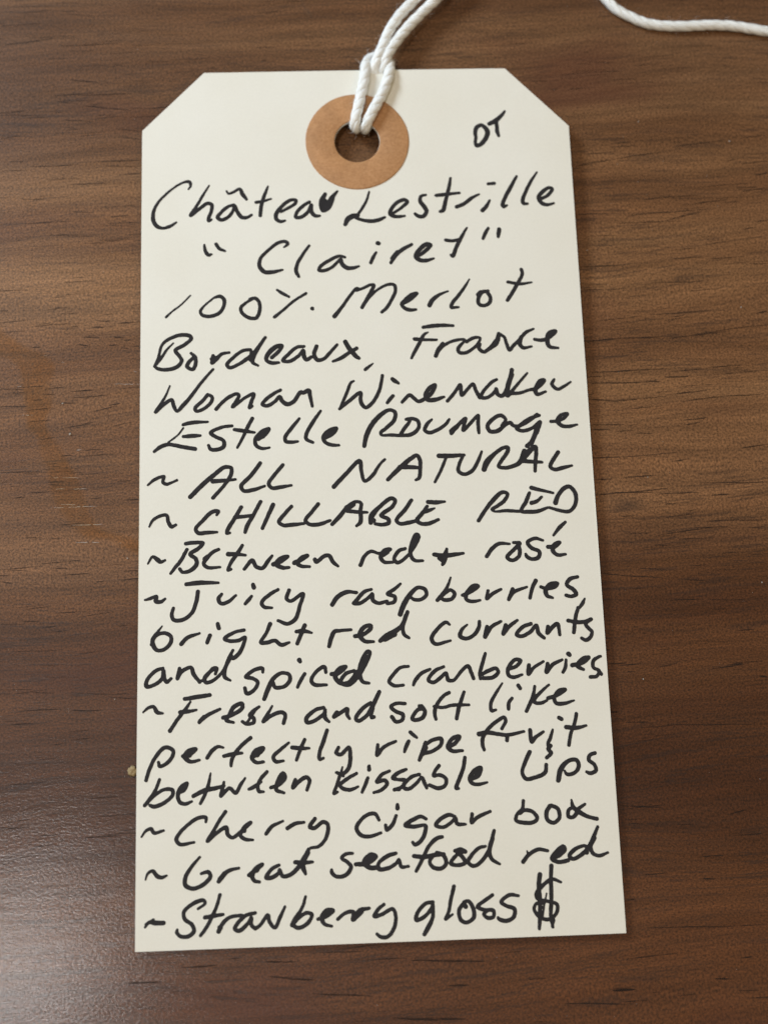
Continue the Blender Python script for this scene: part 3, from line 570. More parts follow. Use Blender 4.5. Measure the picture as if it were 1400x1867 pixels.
  "-486 -3134 52 -527 -3186 40 -456 -3149 40 -355 -3093 44 -357 -3162 40 -328 -3213 28",
  "-52 -3023 36 -154 -3089 44 -248 -3215 40 -219 -3246 40 -117 -3190 40 -34 -3073 48 62 -2888 44",
  "-34 -3093 52 -48 -3212 28 -18 -3203 40"]),
(13, 'handwritten word soft', [
  "389 -3047 32 268 -3043 36 207 -3081 40 265 -3142 40 353 -3185 44 341 -3254 40 260 -3271 40 212 -3210 44",
  "568 -3082 36 617 -3114 40 546 -3131 40 472 -3238 40 501 -3259 40 602 -3232 44 636 -3154 44 598 -3083 36",
  "957 -2925 36 885 -2963 36 789 -3079 40 761 -3178 40 772 -3257 32",
  "759 -3094 32 868 -3112 32 990 -3086 36 1202 -3088 28",
  "1149 -2921 28 1115 -3010 40 1069 -3128 44 1039 -3256 40"]),
(13, 'handwritten word like', [
  "1646 -2827 16 1562 -2944 32 1485 -3081 36 1490 -3171 36 1547 -3163 24",
  "1850 -2863 44 1873 -2898 40",
  "1761 -3020 32 1717 -3079 40 1709 -3158 36",
  "2062 -2880 28 2035 -2999 40 1978 -3117 40 1937 -3191 40",
  "2246 -2865 20 2150 -2942 32 2042 -3059 44 2060 -3090 40 2141 -3092 36 2207 -3064 24",
  "2225 -3035 40 2349 -2999 40 2455 -2932 36 2373 -2939 36 2307 -3027 40 2323 -3098 40 2413 -3111 40 2557 -3075 20"]),
(14, 'handwritten word perfectly', [
  "-2899 -3899 35 -2857 -3765 39 -2779 -3613 39 -2662 -3500 43 -2563 -3542 39 -2573 -3620 39 -2651 -3704 39 -2729 -3731 35 -2743 -3682 31",
  "-2750 -3565 27 -2711 -3528 27",
  "-2435 -3615 47 -2327 -3579 47 -2277 -3532 39 -2366 -3559 55 -2415 -3625 51 -2346 -3685 39 -2228 -3670 23",
  "-2366 -3597 67 -2359 -3598 67",
  "-2134 -3644 39 -2070 -3558 43 -2001 -3512 35 -1932 -3524 20",
  "-1585 -3414 39 -1675 -3484 39 -1775 -3588 39 -1825 -3683 39 -1835 -3756 27",
  "-1923 -3631 35 -1814 -3610 43 -1696 -3600 27",
  "-1568 -3653 47 -1468 -3597 47 -1428 -3550 43 -1518 -3576 51 -1574 -3662 39 -1519 -3722 39 -1425 -3719 27",
  "-1508 -3625 59 -1501 -3626 59",
  "-1105 -3492 24 -1201 -3567 35 -1301 -3661 39 -1272 -3721 39 -1174 -3714 24",
  "-902 -3460 35 -953 -3565 39 -1009 -3710 31",
  "-1062 -3552 43 -963 -3565 43 -848 -3569 24",
  "-617 -3351 36 -664 -3487 43 -716 -3622 39 -718 -3710 35 -672 -3697 24",
  "-477 -3571 35 -508 -3638 39 -449 -3660 39 -348 -3575 39 -331 -3674 43 -355 -3828 43 -436 -3903 35 -515 -3881 23",
  "-434 -3816 12 -455 -3893 27"]),
(14, 'handwritten word ripe', [
  "21 -3558 36 7 -3685 35 90 -3590 39 251 -3516 28",
  "439 -3409 40 474 -3441 40 517 -3478 28",
  "415 -3522 36 379 -3589 43 356 -3653 24",
  "630 -3548 44 585 -3664 47 541 -3761 35",
  "627 -3607 51 584 -3684 55",
  "629 -3568 36 731 -3512 40 831 -3506 40 818 -3584 40 705 -3658 39 625 -3675 39",
  "907 -3616 40 1009 -3561 44 1063 -3484 40 982 -3501 44 907 -3606 40 964 -3661 43 1094 -3661 28"]),
(14, 'handwritten word fruit', [
  "1609 -3403 32 1664 -3306 36 1646 -3261 36 1543 -3312 40 1438 -3397 40 1362 -3503 40 1352 -3591 40 1369 -3660 32",
  "1314 -3462 52 1415 -3446 48 1575 -3471 40 1675 -3484 40 1888 -3447 28",
  "1674 -3493 44 1667 -3552 40",
  "1969 -3434 44 1981 -3582 36 2034 -3525 40 2139 -3459 24",
  "2261 -3433 16 2225 -3531 36 2190 -3609 36 2202 -3678 32",
  "2351 -3288 44 2380 -3304 44",
  "2576 -3245 40 2549 -3353 36 2490 -3490 36 2454 -3637 36",
  "2434 -3409 48 2565 -3423 44 2692 -3398 24"]),
(15, 'handwritten word between in lower case', [
  "-2729 -3895 31 -2777 -4018 35 -2864 -4149 39 -2912 -4205 35 -2796 -4094 31 -2679 -4022 35 -2572 -4025 39 -2562 -4083 39 -2659 -4175 39 -2795 -4224 42 -2844 -4207 31",
  "-2493 -4066 35 -2425 -4030 47 -2386 -3954 39 -2444 -3991 58 -2499 -4085 46 -2473 -4182 39 -2405 -4203 39 -2327 -4177 23",
  "-2091 -3839 16 -2121 -3983 35 -2171 -4115 35 -2220 -4206 31",
  "-2307 -4111 39 -2170 -4048 50 -2033 -4024 43 -1925 -3999 35",
  "-1925 -3951 23 -1945 -4046 39 -1965 -4122 35 -1857 -4030 39 -1779 -4090 39 -1719 -3996 39 -1659 -3911 19",
  "-1383 -3843 35 -1463 -3927 39 -1503 -4022 39 -1484 -4081 39 -1429 -4086 23",
  "-1611 -4048 31 -1562 -4030 43 -1463 -3966 35",
  "-1336 -4038 39 -1247 -4012 43 -1157 -3918 43 -1186 -3869 43 -1257 -3992 51 -1268 -4069 43 -1174 -4110 27",
  "-1207 -3936 66 -1200 -3936 66",
  "-1030 -3951 35 -1061 -4047 43 -991 -3982 43 -891 -3927 43 -852 -3967 39 -884 -4082 35"]),
(15, 'handwritten word kissable', [
  "-476 -3941 35 -509 -4036 35 -551 -4141 27 -505 -4123 27",
  "-258 -3900 31 -378 -3963 39 -469 -4038 39 -440 -4077 39 -342 -4100 39 -243 -4064 23",
  "-505 -3882 31 -427 -3923 31",
  "-97 -3817 35 -98 -3860 43",
  "-117 -3962 35 -153 -4048 39 -195 -4133 31",
  "159 -3884 27 58 -3929 39 -4 -4014 39 96 -3998 39 124 -4038 39 52 -4113 39 -47 -4144 27",
  "368 -3872 31 257 -3917 43 196 -3973 39 264 -3994 35 353 -4007 39 311 -4083 39 210 -4118 35",
  "211 -4114 31 274 -4113 39",
  "534 -3939 31 444 -3962 39 352 -4036 39 330 -4093 39 389 -4114 39 490 -4050 35 563 -3979 35 594 -4044 43 621 -4109 31",
  "787 -3837 39 735 -3903 39 712 -3961 35 792 -3954 39 869 -4005 39 856 -4082 39 765 -4117 43 658 -4075 39",
  "1120 -3750 39 1094 -3876 43 1038 -4010 43 993 -4125 39 1023 -4130 27",
  "1187 -4015 43 1279 -3979 47 1313 -3883 47 1232 -3920 51 1167 -4015 43 1204 -4074 39 1283 -4086 35 1388 -4065 20",
  "1270 -3950 71 1283 -3902 63"]),
(15, 'handwritten word lips', [
  "1947 -3709 48 1886 -3824 43 1838 -3959 39 1884 -4038 43 2005 -4023 43 2128 -3969 43 2150 -3872 40",
  "2218 -3639 48 2186 -3677 40 2223 -3727 40 2163 -3784 40",
  "2291 -4071 51 2330 -3936 59 2437 -3832 44 2538 -3826 44 2563 -3905 44 2507 -3981 39 2406 -3997 36 2379 -3957 24",
  "2781 -3746 40 2712 -3773 40 2698 -3831 40 2764 -3892 40 2780 -3961 40 2707 -3997 40 2658 -3976 28"]),
(16, 'tilde dash at the start of the handwritten Cherry line', [
  "-2948 -4583 15 -2890 -4510 27 -2832 -4493 38 -2793 -4542 38 -2677 -4517 23"]),
(16, 'handwritten word Cherry', [
  "-2152 -4431 23 -2152 -4379 35 -2249 -4380 39 -2366 -4452 35 -2483 -4562 38 -2517 -4636 42 -2473 -4690 38 -2298 -4672 23",
  "-1907 -4315 35 -1976 -4408 35 -2055 -4539 38 -2133 -4664 34 -2016 -4568 38 -1899 -4506 42 -1880 -4592 42 -1822 -4632 38 -1704 -4551 38 -1596 -4459 39 -1665 -4504 46 -1724 -4607 38 -1666 -4656 38 -1569 -4669 23",
  "-1685 -4551 54 -1678 -4551 54",
  "-1402 -4599 38 -1333 -4516 39 -1195 -4454 23",
  "-1138 -4542 42 -1039 -4488 39 -931 -4478 27",
  "-793 -4439 39 -860 -4532 42 -806 -4553 39 -696 -4481 39 -638 -4511 42 -655 -4663 39 -752 -4773 35 -850 -4788 27"]),
(16, 'handwritten word cigar', [
  "5 -4480 31 -36 -4408 39 -115 -4405 39 -215 -4468 39 -277 -4571 42 -221 -4659 42 -123 -4677 39 25 -4639 27",
  "244 -4302 35 242 -4346 47",
  "223 -4436 31 176 -4539 39 99 -4603 39 87 -4546 31",
  "596 -4487 31 534 -4456 39 434 -4491 43 333 -4554 43 431 -4576 43 569 -4562 35 588 -4572 39 564 -4686 43 502 -4769 42 442 -4795 39 419 -4766 31",
  "958 -4470 31 889 -4449 43 769 -4502 43 717 -4567 39 804 -4595 39 905 -4545 35 967 -4490 31 983 -4557 43 1091 -4570 23",
  "1176 -4449 39 1165 -4554 31 1244 -4489 39 1405 -4424 31"]),
(16, 'handwritten word box', [
  "1832 -4308 35 1813 -4403 35 1739 -4478 35 1726 -4544 39 1833 -4577 43 1952 -4571 39 1995 -4525 39 1940 -4446 39 1842 -4423 39 1780 -4460 35",
  "2162 -4386 47 2118 -4452 47 2122 -4548 43 2199 -4589 39 2272 -4534 39 2260 -4418 43 2182 -4377 39",
  "2441 -4318 16 2459 -4406 43 2544 -4476 51 2630 -4527 39 2748 -4560 39",
  "2611 -4372 24 2517 -4437 43 2494 -4484 43 2441 -4530 39 2392 -4519 39 2397 -4442 39 2439 -4415 31"]),
(17, 'tilde dash at the start of the handwritten Great line', [
  "-2896 -5101 11 -2867 -5027 23 -2810 -4998 34 -2752 -5059 46 -2703 -5080 38 -2636 -5060 19"]),
(17, 'handwritten word Great', [
  "-2230 -4853 23 -2327 -4962 34 -2405 -5090 42 -2404 -5183 45 -2308 -5224 42 -2173 -5173 42 -2096 -5083 42 -2124 -5035 38 -2211 -5050 27",
  "-1996 -5151 42 -1931 -5070 46 -1863 -5025 38 -1747 -5001 23",
  "-1980 -5124 53 -1922 -5061 53",
  "-1622 -5090 42 -1534 -5028 46 -1456 -4965 38 -1534 -5009 46 -1583 -5101 46 -1555 -5158 38 -1493 -5175 27",
  "-1534 -5028 61 -1527 -5028 61",
  "-1252 -4981 31 -1340 -5025 38 -1409 -5126 42 -1342 -5128 42 -1254 -5075 38 -1243 -5038 34 -1206 -5114 42 -1108 -5099 42 -990 -4991 46 -879 -4806 38",
  "-890 -4844 50 -960 -4973 65 -924 -5096 31",
  "-1048 -4955 42 -951 -4964 46 -834 -4958 27"]),
(17, 'handwritten word seafood', [
  "-334 -4872 27 -422 -4879 38 -472 -4924 34 -405 -4974 38 -358 -5032 42 -429 -5132 42 -546 -5141 38 -599 -5089 38 -599 -5061 27",
  "-299 -5005 42 -172 -5001 50 -52 -4920 50 -110 -4899 50 -191 -4981 54 -134 -5049 50 -18 -5053 46",
  "-132 -4964 69 -82 -4938 65",
  "203 -4891 35 104 -4916 42 -16 -5006 38 -18 -5072 42 99 -5066 42 199 -5014 35 239 -4968 31 266 -5054 38 354 -5053 27",
  "789 -4712 35 720 -4729 43 617 -4820 39 533 -4969 38 449 -5113 34",
  "427 -4931 42 554 -4947 46 692 -4927 46 800 -4921 39",
  "662 -4935 38 620 -5009 38 666 -5077 42 763 -5090 42 824 -5036 42 799 -4940 42 712 -4899 35",
  "939 -4888 35 1018 -4868 35 1076 -4903 31 1006 -4910 31 905 -4991 38 883 -5038 38 980 -5060 38 1060 -5034 42 1033 -4967 42 967 -4908 39",
  "1324 -4845 27 1245 -4861 35 1142 -4952 39 1099 -5026 42 1156 -5075 38 1235 -5050 38 1361 -4903 42 1443 -4659 35",
  "1418 -4753 46 1371 -4903 46 1395 -4999 39 1490 -5063 27"]),
(17, 'handwritten word red after seafood', [
  "1786 -5050 42 1860 -4968 39 1982 -4906 39 2099 -4925 31",
  "1843 -4920 12 1860 -4968 27",
  "2162 -5026 35 2253 -4982 39 2317 -4917 46 2300 -4879 39 2206 -4952 54 2152 -5025 46 2228 -5066 42 2348 -5051 42",
  "2591 -4965 43 2586 -4889 31 2476 -4904 39 2371 -4995 43 2408 -5034 39 2489 -5009 39 2614 -4909 43 2681 -4797 43 2751 -4656 27",
  "2702 -4788 43 2645 -4891 43 2669 -4977 39 2746 -5008 35 2857 -4974 23"]),
(18, 'tilde dash at the start of the handwritten Strawberry line', [
  "-2897 -5660 15 -2844 -5602 34 -2777 -5613 49 -2672 -5617 45",
  "-2882 -5628 30 -2797 -5576 26"]),
(18, 'handwritten word Strawberry', [
  "-2251 -5467 23 -2164 -5405 30 -2183 -5368 38 -2289 -5392 41 -2423 -5498 38 -2414 -5581 38 -2328 -5648 41 -2299 -5723 41 -2366 -5784 41 -2461 -5781 37 -2509 -5733 37 -2503 -5706 26",
  "-1981 -5310 34 -2020 -5438 34 -2088 -5583 38 -2175 -5727 34 -2222 -5780 30",
  "-2165 -5571 41 -2059 -5557 41 -1944 -5543 30",
  "-2002 -5743 45 -1944 -5644 41 -1867 -5582 38 -1713 -5560 30",
  "-1983 -5698 53 -1976 -5698 53",
  "-1550 -5538 34 -1675 -5571 38 -1801 -5713 41 -1753 -5743 41 -1637 -5655 38 -1598 -5592 34 -1599 -5675 41 -1552 -5723 38",
  "-1552 -5723 38 -1494 -5688 34 -1396 -5572 41 -1378 -5646 41 -1311 -5722 34 -1252 -5614 38 -1183 -5478 23",
  "-929 -5370 27 -971 -5495 34 -1060 -5621 38 -1103 -5702 38 -1021 -5622 34 -924 -5561 38 -856 -5582 38 -907 -5682 41 -1023 -5733 41 -1090 -5703 38",
  "-781 -5640 34 -674 -5607 42 -595 -5545 42 -672 -5543 49 -732 -5624 49 -705 -5698 38 -615 -5729 26",
  "-539 -5649 34 -441 -5579 38 -344 -5573 42 -356 -5665 34 -266 -5557 49 -149 -5534 30",
  "-337 -5656 45 -247 -5567 57",
  "36 -5494 30 -34 -5547 38 -85 -5629 45 3 -5613 38 141 -5553 38 176 -5647 38 142 -5794 38 72 -5874 38 -6 -5880 38 -62 -5841 30"]),
(18, 'handwritten word gloss', [
  "639 -5488 38 551 -5503 38 439 -5620 42 427 -5693 42 525 -5660 38 626 -5552 38 638 -5506 34 631 -5664 38 578 -5773 49 521 -5863 41",
  "910 -5311 38 864 -5468 38 828 -5615 34 785 -5697 27 875 -5645 23",
  "1028 -5502 38 959 -5602 42 979 -5714 42 1046 -5744 38 1136 -5691 42 1132 -5571 42 1077 -5494 38 1027 -5511 38 1045 -5558 49",
  "1383 -5431 34 1272 -5501 38 1190 -5563 38 1266 -5603 38 1383 -5617 38 1379 -5691 38 1301 -5697 38 1264 -5650 34 1304 -5623 27",
  "1704 -5451 27 1597 -5438 38 1486 -5518 38 1551 -5567 38 1647 -5608 42 1632 -5700 42 1542 -5743 42 1455 -5722 38 1437 -5702 27"]),
(18, 'heavily overwritten dollar sign', [
  "2243 -5308 27 2137 -5270 38 2015 -5341 38 1930 -5441 46 1946 -5498 38 2062 -5530 34 2177 -5571 38 2171 -5664 38 2068 -5744 38 1953 -5712 38 1890 -5617 34 1923 -5553 31 2022 -5547 31",
  "1987 -5208 50 1966 -5339 46 1968 -5526 46 1957 -5712 42 1941 -5850 30",
  "2137 -5110 46 2121 -5270 42 2113 -5494 42 2093 -5717 38 2111 -5838 27",
  "2126 -5755 30 2102 -5829 27",
  "2058 -5436 11 2021 -5566 17 1992 -5713 15"]),
]
m, ns, ls, bs = mat('marker_ink')
tc = ns.new('ShaderNodeTexCoord')
n1 = ns.new('ShaderNodeTexNoise'); n1.inputs['Scale'].default_value = 9; n1.inputs['Detail'].default_value = 4; ls.new(tc.outputs['Object'], n1.inputs[0])
r1 = ramp(ns, [(0.3, (0.004, 0.0038, 0.0055)), (0.7, (0.013, 0.011, 0.015))]); ls.new(n1.outputs[0], r1.inputs[0])
n2 = ns.new('ShaderNodeTexNoise'); n2.inputs['Scale'].default_value = 60; n2.inputs['Detail'].default_value = 3; ls.new(tc.outputs['Object'], n2.inputs[0])
r2 = ramp(ns, [(0.3, g(0.8)), (0.7, g(1.25))]); ls.new(n2.outputs[0], r2.inputs[0])
ink_c = mixc(ns, ls, 1.0, r1.outputs[0], r2.outputs[0], 'MULTIPLY')
at = ns.new('ShaderNodeAttribute'); at.attribute_name = 'density'
er = ramp(ns, [(0.0, g(0.08)), (0.25, g(0.0)), (1.0, g(0.0))]); ls.new(at.outputs['Fac'], er.inputs[0])
ls.new(mixc(ns, ls, er.outputs[0], ink_c, (0.30, 0.285, 0.27)), bs.inputs['Base Color'])
bs.inputs['Roughness'].default_value = 0.5; bs.inputs['Specular IOR Level'].default_value = 0.05
bp = ns.new('ShaderNodeBump'); bp.inputs['Strength'].default_value = 0.25; bp.inputs['Distance'].default_value = 0.004; ls.new(n2.outputs[0], bp.inputs['Height']); ls.new(bp.outputs[0], bs.inputs['Normal'])
INK = m

def catmull(p, step):
    p = np.array(p, float)
    P = np.vstack([2 * p[0] - p[1], p, 2 * p[-1] - p[-2]]); out = []
    for i in range(1, len(P) - 2):
        a, b, c, d = P[i - 1:i + 3]
        t1 = max(math.dist(a[:2], b[:2]), 1e-3) ** .5; t2 = t1 + max(math.dist(b[:2], c[:2]), 1e-3) ** .5; t3 = t2 + max(math.dist(c[:2], d[:2]), 1e-3) ** .5
        k = max(2, int(math.dist(b[:2], c[:2]) / step)); t = (t1 + (t2 - t1) * np.arange(k) / k)[:, None]
        A1 = (t1 - t) / t1 * a + t / t1 * b; A2 = (t2 - t) / (t2 - t1) * b + (t - t1) / (t2 - t1) * c; A3 = (t3 - t) / (t3 - t2) * c + (t - t2) / (t3 - t2) * d
        B1 = (t2 - t) / t2 * A1 + t / t2 * A2; B2 = (t3 - t) / (t3 - t1) * A2 + (t - t1) / (t3 - t1) * A3
        out.append((t2 - t) / (t2 - t1) * B1 + (t - t1) / (t2 - t1) * B2)
    out.append(P[-2:-1]); return np.vstack(out)

CELL = 0.0075
INK_GROW = 0.0058
def ink_mesh(name, strokes, z, seed):
    samples = []
    for s in strokes:
        v = [int(t) for t in s.split()]
        p = [(v[i] / 1000, v[i + 1] / 1000, v[i + 2] / 1000) for i in range(0, len(v), 3)]
        samples.append(catmull(p, 0.006))
    sm = np.vstack(samples)
    sm[:, 2] = sm[:, 2] * 0.5 + INK_GROW
    x0, y0 = sm[:, 0].min() - 0.25, sm[:, 1].min() - 0.25
    nx = int((sm[:, 0].max() + 0.25 - x0) / CELL) + 1; ny = int((sm[:, 1].max() + 0.25 - y0) / CELL) + 1
    F = np.full((ny, nx), -0.05)
    gx = x0 + np.arange(nx) * CELL; gy = y0 + np.arange(ny) * CELL
    for x, y, r in sm:
        e = r + 0.02
        i0, i1 = int((x - e - x0) / CELL), int((x + e - x0) / CELL) + 2; j0, j1 = int((y - e - y0) / CELL), int((y + e - y0) / CELL) + 2
        d = r - np.hypot(gx[None, i0:i1] - x, gy[j0:j1, None] - y)
        np.maximum(F[j0:j1, i0:i1], d, out=F[j0:j1, i0:i1])
    # slightly uneven edge, as ink creeps into the fibres
    rs = np.random.RandomState(seed)
    nz = rs.rand(ny // 4 + 3, nx // 4 + 3) - 0.5
    jj, ii = np.arange(ny) / 4.0, np.arange(nx) / 4.0
    a, b = jj.astype(int), ii.astype(int); fj, fi = (jj - a)[:, None], (ii - b)[None, :]
    nn = (nz[a][:, b] * (1 - fj) * (1 - fi) + nz[a + 1][:, b] * fj * (1 - fi) + nz[a][:, b + 1] * (1 - fj) * fi + nz[a + 1][:, b + 1] * fj * fi)
    F = F + 0.0045 * nn
    F = np.minimum(F, (HALF_W - 0.002) - gx[None, :])          # the pen ran off the card here
    I = F > 0
    vid = {}; vs = []; dens = []; fs = []
    def corner(j, i):
        k = (j, i)
        if k not in vid:
            vid[k] = len(vs); vs.append((gx[i], gy[j])); dens.append(min(1.0, F[j, i] / 0.02))
        return vid[k]
    def cross(j, i, j2, i2):
        k = (j, i, j2, i2)
        if k not in vid:
            t = F[j, i] / (F[j, i] - F[j2, i2]); vid[k] = len(vs)
            vs.append((gx[i] + (gx[i2] - gx[i]) * t, gy[j] + (gy[j2] - gy[j]) * t)); dens.append(0.0)
        return vid[k]
    cnt = I[:-1, :-1].astype(int) + I[:-1, 1:] + I[1:, :-1] + I[1:, 1:]
    for j, i in np.argwhere(cnt > 0):
        C = ((j, i), (j, i + 1), (j + 1, i + 1), (j + 1, i))
        if cnt[j, i] == 4: fs.append(tuple(corner(*c) for c in C)); continue
        poly = []
        for k in range(4):
            p, q = C[k], C[(k + 1) % 4]
            if I[p]: poly.append(corner(*p))
            if I[p] != I[q]:
                poly.append(cross(*p, *q) if (p < q) else cross(*q, *p))
        if len(poly) > 2: fs.append(tuple(poly))
    me = bpy.data.meshes.new(name)
    me.from_pydata([(x, y, bend(x, y) + z) for x, y in vs], [], fs)
    at_ = me.attributes.new('density', 'FLOAT', 'POINT'); at_.data.foreach_set('value', dens)
    me.update()
    return me
for k, (line, label, st) in enumerate(STROKES):
    me = ink_mesh('handwritten_word', st, 0.0010 + 0.0007 * (line % 3), 11 + k)
    o = mesh_obj('handwritten_word', me, INK, tag)
    if label: o['label'] = label

# ------------------------------------------------------------------ cotton string
m, ns, ls, bs = mat('cotton')
tc = ns.new('ShaderNodeTexCoord')
n1 = ns.new('ShaderNodeTexNoise'); n1.inputs['Scale'].default_value = 22; n1.inputs['Detail'].default_value = 5; n1.inputs['Roughness'].default_value = 0.7; ls.new(tc.outputs['Object'], n1.inputs[0])
r1 = ramp(ns, [(0.3, (0.83, 0.83, 0.81)), (0.7, (0.92, 0.92, 0.90))]); ls.new(n1.outputs[0], r1.inputs[0]); ls.new(r1.outputs[0], bs.inputs['Base Color'])
bp = ns.new('ShaderNodeBump'); bp.inputs['Strength'].default_value = 0.5; bp.inputs['Distance'].default_value = 0.01; ls.new(n1.outputs[0], bp.inputs['Height']); ls.new(bp.outputs[0], bs.inputs['Normal'])
bs.inputs['Roughness'].default_value = 0.7
bs.inputs['Subsurface Weight'].default_value = 0.25; bs.inputs['Subsurface Radius'].default_value = (1, 0.95, 0.9); bs.inputs['Subsurface Scale'].default_value = 0.05
COTTON = m
def path_frames(ctrl, step):
    p = []
    P = [Vector(c) for c in ctrl]
    P = [P[0] * 2 - P[1]] + P + [P[-1] * 2 - P[-2]]
    for i in range(1, len(P) - 2):
        a, b, c, d = P[i - 1:i + 3]; n = max(2, int((c - b).length / step))
        for k in range(n):
            t = k / n
            p.append(0.5 * ((2 * b) + (c - a) * t + (2 * a - 5 * b + 4 * c - d) * t * t + (3 * b - a - 3 * c + d) * t ** 3))
    p.append(P[-2])
    T = [(p[min(i + 1, len(p) - 1)] - p[max(i - 1, 0)]).normalized() for i in range(len(p))]
    nrm = Vector((0, 0, 1)); nrm = (nrm - T[0] * nrm.dot(T[0])).normalized(); Ns = [nrm]
    for i in range(1, len(p)):
        nrm = nrm - T[i] * nrm.dot(T[i]); nrm.normalize(); Ns.append(nrm)
    return p, T, Ns
def twine(name, ctrl, rad, pitch, seed, parent, plies=3):
    "a plied cord: each ply is a tube wound round the centre line; every ply is a part"
    p, T, Ns = path_frames(ctrl, 0.02)
    rr = rad * 0.64; off = rad * 0.38; R = random.Random(seed)
    L = [0]
    for i in range(1, len(p)): L.append(L[-1] + (p[i] - p[i - 1]).length)
    for q in range(plies):
        vs, fs = [], []; ns_ = 12
        for i, (c, t, nn) in enumerate(zip(p, T, Ns)):
            b = t.cross(nn); wob = noise.noise(Vector((L[i] * 1.7, seed, 0))) * 0.5
            a = 2 * math.pi * (L[i] / pitch + q / plies) + wob
            d = nn * math.cos(a) + b * math.sin(a); o = c + d * off
            e2 = t.cross(d)
            for k in range(ns_):
                u = 2 * math.pi * k / ns_
                nzv = 1 + 0.05 * noise.noise(Vector((L[i] * 3 + q * 5, 1.7, seed))) + 0.14 * noise.noise(Vector((L[i] * 9 + q * 7, k * 1.3, seed)))
                vs.append(o + (d * math.cos(u) * 0.92 + e2 * math.sin(u) * 1.12) * rr * nzv)
        for i in range(len(p) - 1):
            for k in range(ns_):
                k2 = (k + 1) % ns_; fs.append((i * ns_ + k, i * ns_ + k2, (i + 1) * ns_ + k2, (i + 1) * ns_ + k))
        fs.append(tuple(range(ns_))[::-1]); fs.append(tuple((len(p) - 1) * ns_ + k for k in range(ns_)))
        from_py('ply', vs, fs, COTTON, parent, True)
    # loose fibres standing off the cord
    vs, fs = [], []
    # fibres lying along the surface, crossing the plies
    for _ in range(int(L[-1] * 60)):
        i = R.randrange(3, len(p) - 16); a = R.uniform(0, 6.283); da = R.uniform(-0.10, 0.14); b0 = len(vs); nn_ = R.randrange(5, 12)
        if i + nn_ >= len(p): continue
        for k in range(nn_):
            d = Ns[i + k] * math.cos(a + da * k) + T[i + k].cross(Ns[i + k]) * math.sin(a + da * k)
            c_ = p[i + k] + d * rad * (0.99 + 0.09 * math.sin(math.pi * k / (nn_ - 1))); w = T[i + k].cross(d) * 0.0017
            vs += [c_ - w, c_ + w]
        for k in range(nn_ - 1): fs.append((b0 + 2 * k, b0 + 2 * k + 1, b0 + 2 * k + 3, b0 + 2 * k + 2))
    for _ in range(int(L[-1] * 90)):
        i = R.randrange(3, len(p) - 4); a = R.uniform(0, 6.283)
        d = Ns[i] * math.cos(a) + T[i].cross(Ns[i]) * math.sin(a)
        s = p[i] + d * rad * 0.9; ln = R.uniform(0.03, 0.13)
        g1 = (d * R.uniform(0.25, 0.9) + T[i] * R.uniform(-1, 1)).normalized(); g2 = (g1 + Vector((R.uniform(-.7, .7), R.uniform(-.7, .7), R.uniform(-.5, .5)))).normalized()
        q1 = s + g1 * ln * 0.5; q2 = q1 + g2 * ln * 0.5; w = g1.cross(d)
        if w.length < 0.01: continue
        w = w.normalized() * 0.0010; b0 = len(vs)
        if min(q1.z, q2.z) < 0.003: continue
        for c_ in (s, q1, q2): vs += [c_ - w, c_ + w]
        fs += [(b0, b0 + 1, b0 + 3, b0 + 2), (b0 + 2, b0 + 3, b0 + 5, b0 + 4)]
    f = from_py('loose_fibres', vs, fs, COTTON, parent); f['kind'] = 'stuff'
def thing(name, label, cat):
    o = bpy.data.objects.new(name, None); COL.objects.link(o); o.empty_display_size = 0.5
    o['label'] = label; o['category'] = cat; return o
s1 = thing('cotton_string', 'white twisted string looped through the brown ring of the tag', 'string')
twine('string', [(1.189, 7.566, 0.300), (0.990, 7.173, 0.280), (0.807, 6.963, 0.260), (0.667, 6.809, 0.250), (0.507, 6.552, 0.250), (0.402, 6.282, 0.270), (0.325, 6.106, 0.270), (0.275, 5.963, 0.220), (0.259, 5.866, 0.095), (0.211, 5.580, 0.075), (0.148, 5.334, 0.080), (0.081, 5.172, 0.090), (0.006, 5.069, 0.150), (-0.027, 5.043, 0.240), (-0.017, 5.119, 0.300), (0.027, 5.304, 0.305), (0.081, 5.554, 0.290), (0.127, 5.780, 0.290), (0.149, 5.980, 0.250), (0.204, 6.163, 0.130), (0.303, 6.241, 0.090), (0.406, 6.226, 0.085), (0.474, 6.158, 0.120), (0.504, 5.989, 0.230), (0.463, 5.776, 0.290), (0.376, 5.533, 0.290), (0.259, 5.301, 0.305), (0.169, 5.125, 0.300), (0.121, 5.041, 0.240), (0.123, 5.059, 0.150), (0.175, 5.188, 0.090), (0.307, 5.361, 0.075), (0.378, 5.596, 0.075), (0.402, 5.865, 0.095), (0.409, 5.961, 0.220), (0.451, 6.105, 0.270), (0.544, 6.287, 0.260), (0.729, 6.556, 0.240), (0.956, 6.827, 0.220), (1.196, 7.064, 0.240), (1.353, 7.229, 0.260), (1.633, 7.577, 0.280)], 0.079, 0.50, 3, s1)
s2 = thing('cotton_string', 'white twisted string curving across the top right corner of the table', 'string')
twine('string', [(3.584, 7.716, 0.072), (3.671, 7.326, 0.072), (3.741, 7.178, 0.072), (3.883, 7.001, 0.073), (4.085, 6.872, 0.072), (4.306, 6.769, 0.072), (4.538, 6.721, 0.072), (4.839, 6.708, 0.074), (5.190, 6.720, 0.078), (5.542, 6.708, 0.076), (5.882, 6.653, 0.072), (6.115, 6.605, 0.072), (6.517, 6.527, 0.072)], 0.074, 0.56, 8, s2)

